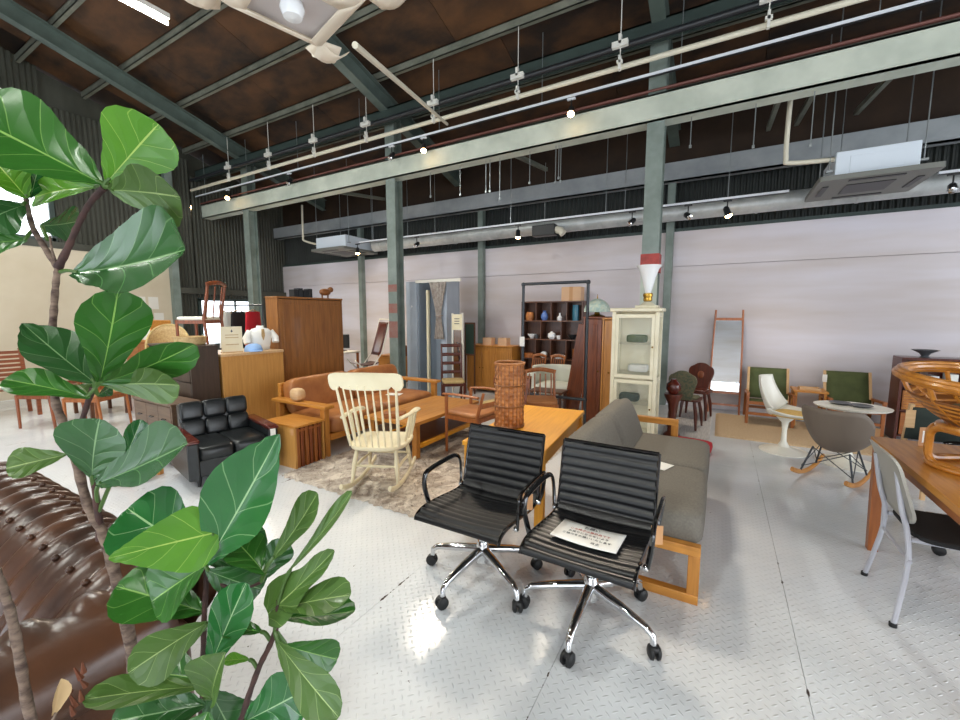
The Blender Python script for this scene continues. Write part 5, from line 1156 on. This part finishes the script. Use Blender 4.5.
bk_=thing('wicker_pig','brown woven animal figure on top of the armoire','figure',(-5.0,4.15,1.71)); MB().pad((0,0,.09),(.10,.18,.10),.8,10,8).build('body','rattan_dark',bk_); MB().pad((0,.10,.13),(.07,.08,.08),.8,8,6).build('head','rattan_dark',bk_)
for y in(-.05,.05): MB().cyl((0,y,.06),(0,y,0),.012,n=6).build('leg','rattan_dark',bk_)
# round basket on tall chest
rbk=thing('round_basket','low round pale wicker basket on the dark tall chest','basket',(-5.02,2.34,1.15)); MB().lathe([(0,0),(.13,0)]+[(.14+.0008*i,.009*i) for i in range(1,10)]+[(.135,.08),(.13,.02),(0,.015)],60,fn=lambda t,z:.003*math.sin(t*20+PI*round(z/.009))).build('woven_body','wicker_pale',rbk,ang=180); MB().tube([(.15*math.cos(PI*i/14),.15*math.sin(PI*i/14),.084) for i in range(28)],.007,n=6,closed=True).build('rim','wicker_pale',rbk)
# sign board, shirt bust, cap on the counter
sb=thing('sign_board','cream menu style sign board standing on the plywood counter','sign',(-4.86,2.70,1.04),80); sb.rotation_euler=(0,0,R(80)); MB().b(-.11,.11,-.005,.005,0,.30).build('board','paint_cream',sb)
MB().prism([(-.012,.245),(0,.232),(.012,.245),(0,.268)],'y',-.0058,-.005).build('print_mark','plate_dark',sb)
for z_ in(.20,.17,.09): MB().b(-.07,.07,-.0058,-.005,z_,z_+.008).build('print_line','wicker_pale',sb)
MB().b(-.11,.11,-.006,.05,0,.012).build('foot','birch_x',sb)
bu=thing('shirt_bust','white shirt on a small torso form on the counter','display torso',(-4.95,3.10,1.04),80)
m=MB().lathe([(0,0),(.10,0),(.115,.06),(.13,.15),(.14,.21),(.10,.26),(.045,.275),(.04,.30),(0,.30)],24,sy=.6); m.build('torso_shirt','cloth_white',bu,ang=180)
for sx in(-1,1): MB().tube([(sx*.12,0,.23),(sx*.17,-.02,.15),(sx*.165,-.04,.09)],[.04,.045,.045],n=10).build('sleeve','cloth_white',bu)
MB().prism([(-.02,.18),(0,.12),(.02,.18),(.015,.26),(-.015,.26)],'y',-.088,-.08).build('placket','wicker_pale',bu)
cp=thing('blue_cap','pale blue cloth cap lying on the counter','cap',(-4.83,2.93,1.04),70); MB().lathe([(.10,0),(.10,.03),(.08,.07),(.04,.09),(0,.092)],20).build('crown','cloth_blue',cp); MB().prism([(-.08,-.06),(-.06,-.15),(0,-.18),(.06,-.15),(.08,-.06)],'z',.005,.015).build('brim','cloth_blue',cp)
# wooden stool frames standing behind the counter
cabinet((-5.95,2.86,0),0,'plain pine display plinth behind the plywood counter',.62,.56,.98,'pine_z',doors=1,legs=.04,name='display_plinth',cat='plinth')
chair((-5.95,2.90,.98),300,'cream seated wooden chair displayed on the pine plinth','rust_z','upholstery_cream',.40,.38,.44,.90,3,vert=True)
hr=thing('garment_rail','slim rail with hanging clothes behind the counter','clothes rail',(-6.4,3.72,0),15)
for sx in(-1,1): MB().cyl((sx*.4,0,0),(sx*.4,0,1.62),.012,n=8).build('post','iron',hr); MB().cyl((sx*.4,-.2,.015),(sx*.4,.2,.015),.012,n=8).build('foot','iron',hr)
MB().cyl((-.4,0,1.62),(.4,0,1.62),.012,n=8).build('top_bar','iron',hr)
for x,mt2,lb in((-.25,'cloth_white','white shirt hanging on the slim garment rail'),(-.05,'cloth_black','black jacket hanging on the slim garment rail'),(.22,'cloth_red','red shirt hanging on the slim garment rail')):
    g=thing('hanging_garment',lb,'garment',hr.location+V((x*math.cos(R(15)),x*math.sin(R(15)),0)),15); m=MB(); m.grid(lambda u,v:(.035*math.cos(2*PI*u)*(1+.3*v),.17*math.sin(2*PI*u)*(.8+.3*v)*(1+.05*math.sin(8*PI*u)*v),1.52-.55*v),24,6); m.build('cloth',mt2,g,ang=180); MB().tube(catmull([(0,0,1.52),(0,0,1.58),(0,.014,1.63),(0,.0,1.645)],3),.003,n=6).build('hanger','rod_steel',g); MB().tube([(0,-.14,1.50),(0,0,1.55),(0,.14,1.50)],.008,n=6).build('hanger_arm','birch_x',g)
# rattan armchair, orange cabinet with speaker crate, slatted bench, dining chairs far left
ra=thing('rattan_armchair','pale rattan armchair raised behind the dark chest','armchair',(-7.1,3.0,0),60)
for sx in(-1,1):
    for y in(-.2,.2): MB().cyl((sx*.22,y,0),(sx*.2,y,.95 if y>0 else .72),.016,n=8).build('leg','rattan_pale',ra)
MB().prism(rrect(.46,.44,.08),'z',.66,.72).build('seat','wicker_pale',ra,bev=.01)
m=MB(); m.grid(lambda u,v:(.26*math.cos(PI*u),.02+.26*math.sin(PI*u),.74+.42*v*(math.sin(PI*u)**.6)+.16*v),20,6); m.build('woven_back','wicker_pale',ra,solid=.012,ang=180)
MB().tube([(.265*math.cos(PI*i/20),.02+.265*math.sin(PI*i/20),.90+.42*(math.sin(PI*i/20)**.6)) for i in range(21)],.016,n=8).build('back_rim','rattan_pale',ra)
cabinet((PY(146,330,3.3).x,3.42,0),0,'orange brown cabinet under the cream crate by the gable wall',1.1,.45,1.02,'teak_x',doors=2,name='storage_cabinet')
cr_=thing('cream_crate','cream fronted wooden crate on the orange brown cabinet','crate',(PY(147,316,3.3).x,3.38,1.02)); MB().b(-.27,.27,-.15,.15,0,.36).build('box','oak_x',cr_,bev=.004); MB().b(-.24,.24,-.156,-.149,.03,.33).build('front_cloth','upholstery_cream',cr_)
chair((-7.85,2.95,0),-30,'dark folding chair before the orange brown cabinet','mahogany_z','leather_black',.36,.36,.45,1.15,3)
bn=thing('slatted_bench','reddish slatted wooden bench by the cream gable partition','bench',(-8.95,1.35,0),90)
for i in range(7): MB().bar((-.6,.22+.012*i,.52+.065*i),(.6,.22+.012*i,.52+.065*i),.02,.045).build('back_slat','bench_x',bn)
for sx in(-1,1):
    MB().bar((sx*.6,.16,0),(sx*.6,.31,.97),.045,.04).build('rear_post','bench_x',bn); MB().b(sx*.6-.022,sx*.6+.022,-.30,-.255,0,.62).build('front_leg','bench_x',bn); MB().b(sx*.6-.03,sx*.6+.03,-.32,.26,.62,.645).build('armrest','bench_x',bn)
for i in range(5): MB().b(-.58,.58,-.28+.10*i,-.20+.10*i,.40,.42).build('seat_slat','bench_x',bn)
MB().pad((0,-.05,.45),(1.0,.42,.07),.3,12,6).build('seat_pad','upholstery_cream',bn,ang=180)
chair((-6.95,2.08,0),300,'teak dining chair with tan seat near the weathered chest','teak_z','leather_tan',.46,.45,.45,.80,2)
chair((-7.75,1.85,0),300,'teak dining chair with tan seat beside the slatted bench','rust_z','leather_tan',.46,.45,.45,.84,2)
bt=thing('book_table','low dark table stacked with wooden trays near the bench','table',(-8.0,2.45,0)); MB().b(-.35,.35,-.25,.25,.42,.45).build('table_top','walnut_x',bt,bev=.004)
for sx in(-1,1):
    for y in(-.2,.2): MB().b(sx*.31-.02,sx*.31+.02,y-.02,y+.02,0,.42).build('leg','walnut_z',bt)
for i in range(4): MB().b(-.26+.02*i,.26-.03*i,-.17,.17,0,.028).build('wooden_tray','pine_x' if i%2 else 'oak_x',label='wooden tray in the pile on the low dark table, '+['bottom one','second from the bottom','third from the bottom','topmost'][i],cat='tray',loc=(-8.0,2.45,.45+.031*i),rz=8*i,bev=.004,group='trays on the low table')
fs=thing('footstool','low wooden footstool with a white cushion before the chest','footstool',(PZ(131,478).x,PZ(131,478).y,0),20)
for sx in(-1,1):
    for y in(-.13,.13): MB().b(sx*.17-.02,sx*.17+.02,y-.02,y+.02,0,.24).build('leg','oak_z',fs)
MB().b(-.19,.19,-.15,.15,.2,.24).build('frame','oak_x',fs,bev=.004); MB().pad((0,0,.27),(.38,.30,.08),.3,10,6).build('cushion','cloth_white',fs,ang=180)
for i,(y,z) in enumerate(((4.05,1.72),(4.28,1.72),(4.36,1.38))):
    MB().b(0,.004,-.09,.09,-.13,.13).build('wall_poster','poster',label='pale printed notice on the cream partition, '+['beside the fig leaf','middle one of the cluster','lowest of the cluster'][i],cat='notice',loc=(XL+.001,y,z))
# deck chair corner behind the armoire
p=PY(366,345,6.0)
dk2=thing('deck_chair','white framed folding deck chair with brown webbed back','deck chair',(p.x,6.0,0),-20)
for sx in(-1,1):
    MB().tube([(sx*.22,-.30,0),(sx*.22,.25,.75),(sx*.22,.42,1.38)],.013,n=8).build('back_tube','paint_white',dk2); MB().tube([(sx*.20,.30,0),(sx*.20,-.28,.55),(sx*.2,-.32,.60)],.013,n=8).build('front_tube','paint_white',dk2)
MB().tube([(-.22,.42,1.38),(.22,.42,1.38)],.013,n=8).build('top_tube','paint_white',dk2)
m=MB(); m.grid(lambda u,v:((2*u-1)*.20,.20+.20*v,.66+.66*v),4,8); m.build('back_webbing','mahogany_z',dk2,solid=.012); m=MB(); m.grid(lambda u,v:((2*u-1)*.19,-.26+.44*v,.52-.04*math.sin(PI*v)),4,6); m.build('seat_webbing','mahogany_z',dk2,solid=.012)
for i in range(4): MB().tube([(-.20,.22+.19*(i/3),.70+.6*(i/3)),(.20,.22+.19*(i/3),.70+.6*(i/3))],.008,n=6).build('webbing_bar','paint_white',dk2)
wt=thing('white_table','small white table behind the armoire','table',(-6.75,5.9,0)); MB().b(-.35,.35,-.25,.25,.70,.73).build('table_top','paint_white',wt,bev=.004)
for sx in(-1,1):
    for y in(-.2,.2): MB().b(sx*.31-.018,sx*.31+.018,y-.018,y+.018,0,.70).build('leg','teak_z',wt)
tv=thing('small_television','small dark flat screen on the white table','television',(-6.72,5.95,.73),15); MB().b(-.17,.17,-.02,.02,.06,.34).build('screen_body','tv_black',tv,bev=.006); MB().b(-.08,.08,-.06,.06,0,.015).build('stand','tv_black',tv); MB().cyl((0,0,.01),(0,0,.08),.015,n=8).build('neck','tv_black',tv)
tl2=thing('table_lamp','glowing warm table lamp beside the small television','lamp',(-6.98,5.85,.73)); MB().lathe([(0,0),(.06,0),(.05,.02),(.012,.03),(.012,.16),(0,.16)],16).build('base','brass',tl2); MB().lathe([(.11,.15),(.07,.32)],20).build('lamp_shade',mat('shade_glow','ffe2a8',.7,emit='ffcf80',es=4.0),tl2)
l=bpy.data.lights.new('lamp_glow','POINT'); l.energy=18; l.color=(1,.8,.5); l.shadow_soft_size=.06; o=bpy.data.objects.new('lamp_glow',l); col.objects.link(o); o.location=(-6.98,5.85,1.15)
cabinet((-6.0,6.75,0),0,'low orange pine chest behind the deck chair',.6,.4,.62,'oak_x',drawers=(1,2),name='pine_chest',cat='chest')
rn=thing('rolled_basket','round brown wicker basket on the low pine chest','basket',(-5.72,6.7,.62)); MB().lathe([(0,0),(.14,0),(.17,.10),(.15,.2),(.14,.2),(.15,.1),(0,.02)],40,fn=lambda t,z:.004*math.sin(t*18)).build('woven_body','rattan_dark',rn)
for i in range(3): MB().b(-.12,.12,-.1,.1,0,.18).build('storage_box',['wood_box','cloth_white','oak_x'][i],label=['pale','white','honey'][i]+' storage box under the deck chair corner',cat='box',loc=(-6.35+.28*i,5.35,0),bev=.006,rz=5*i)
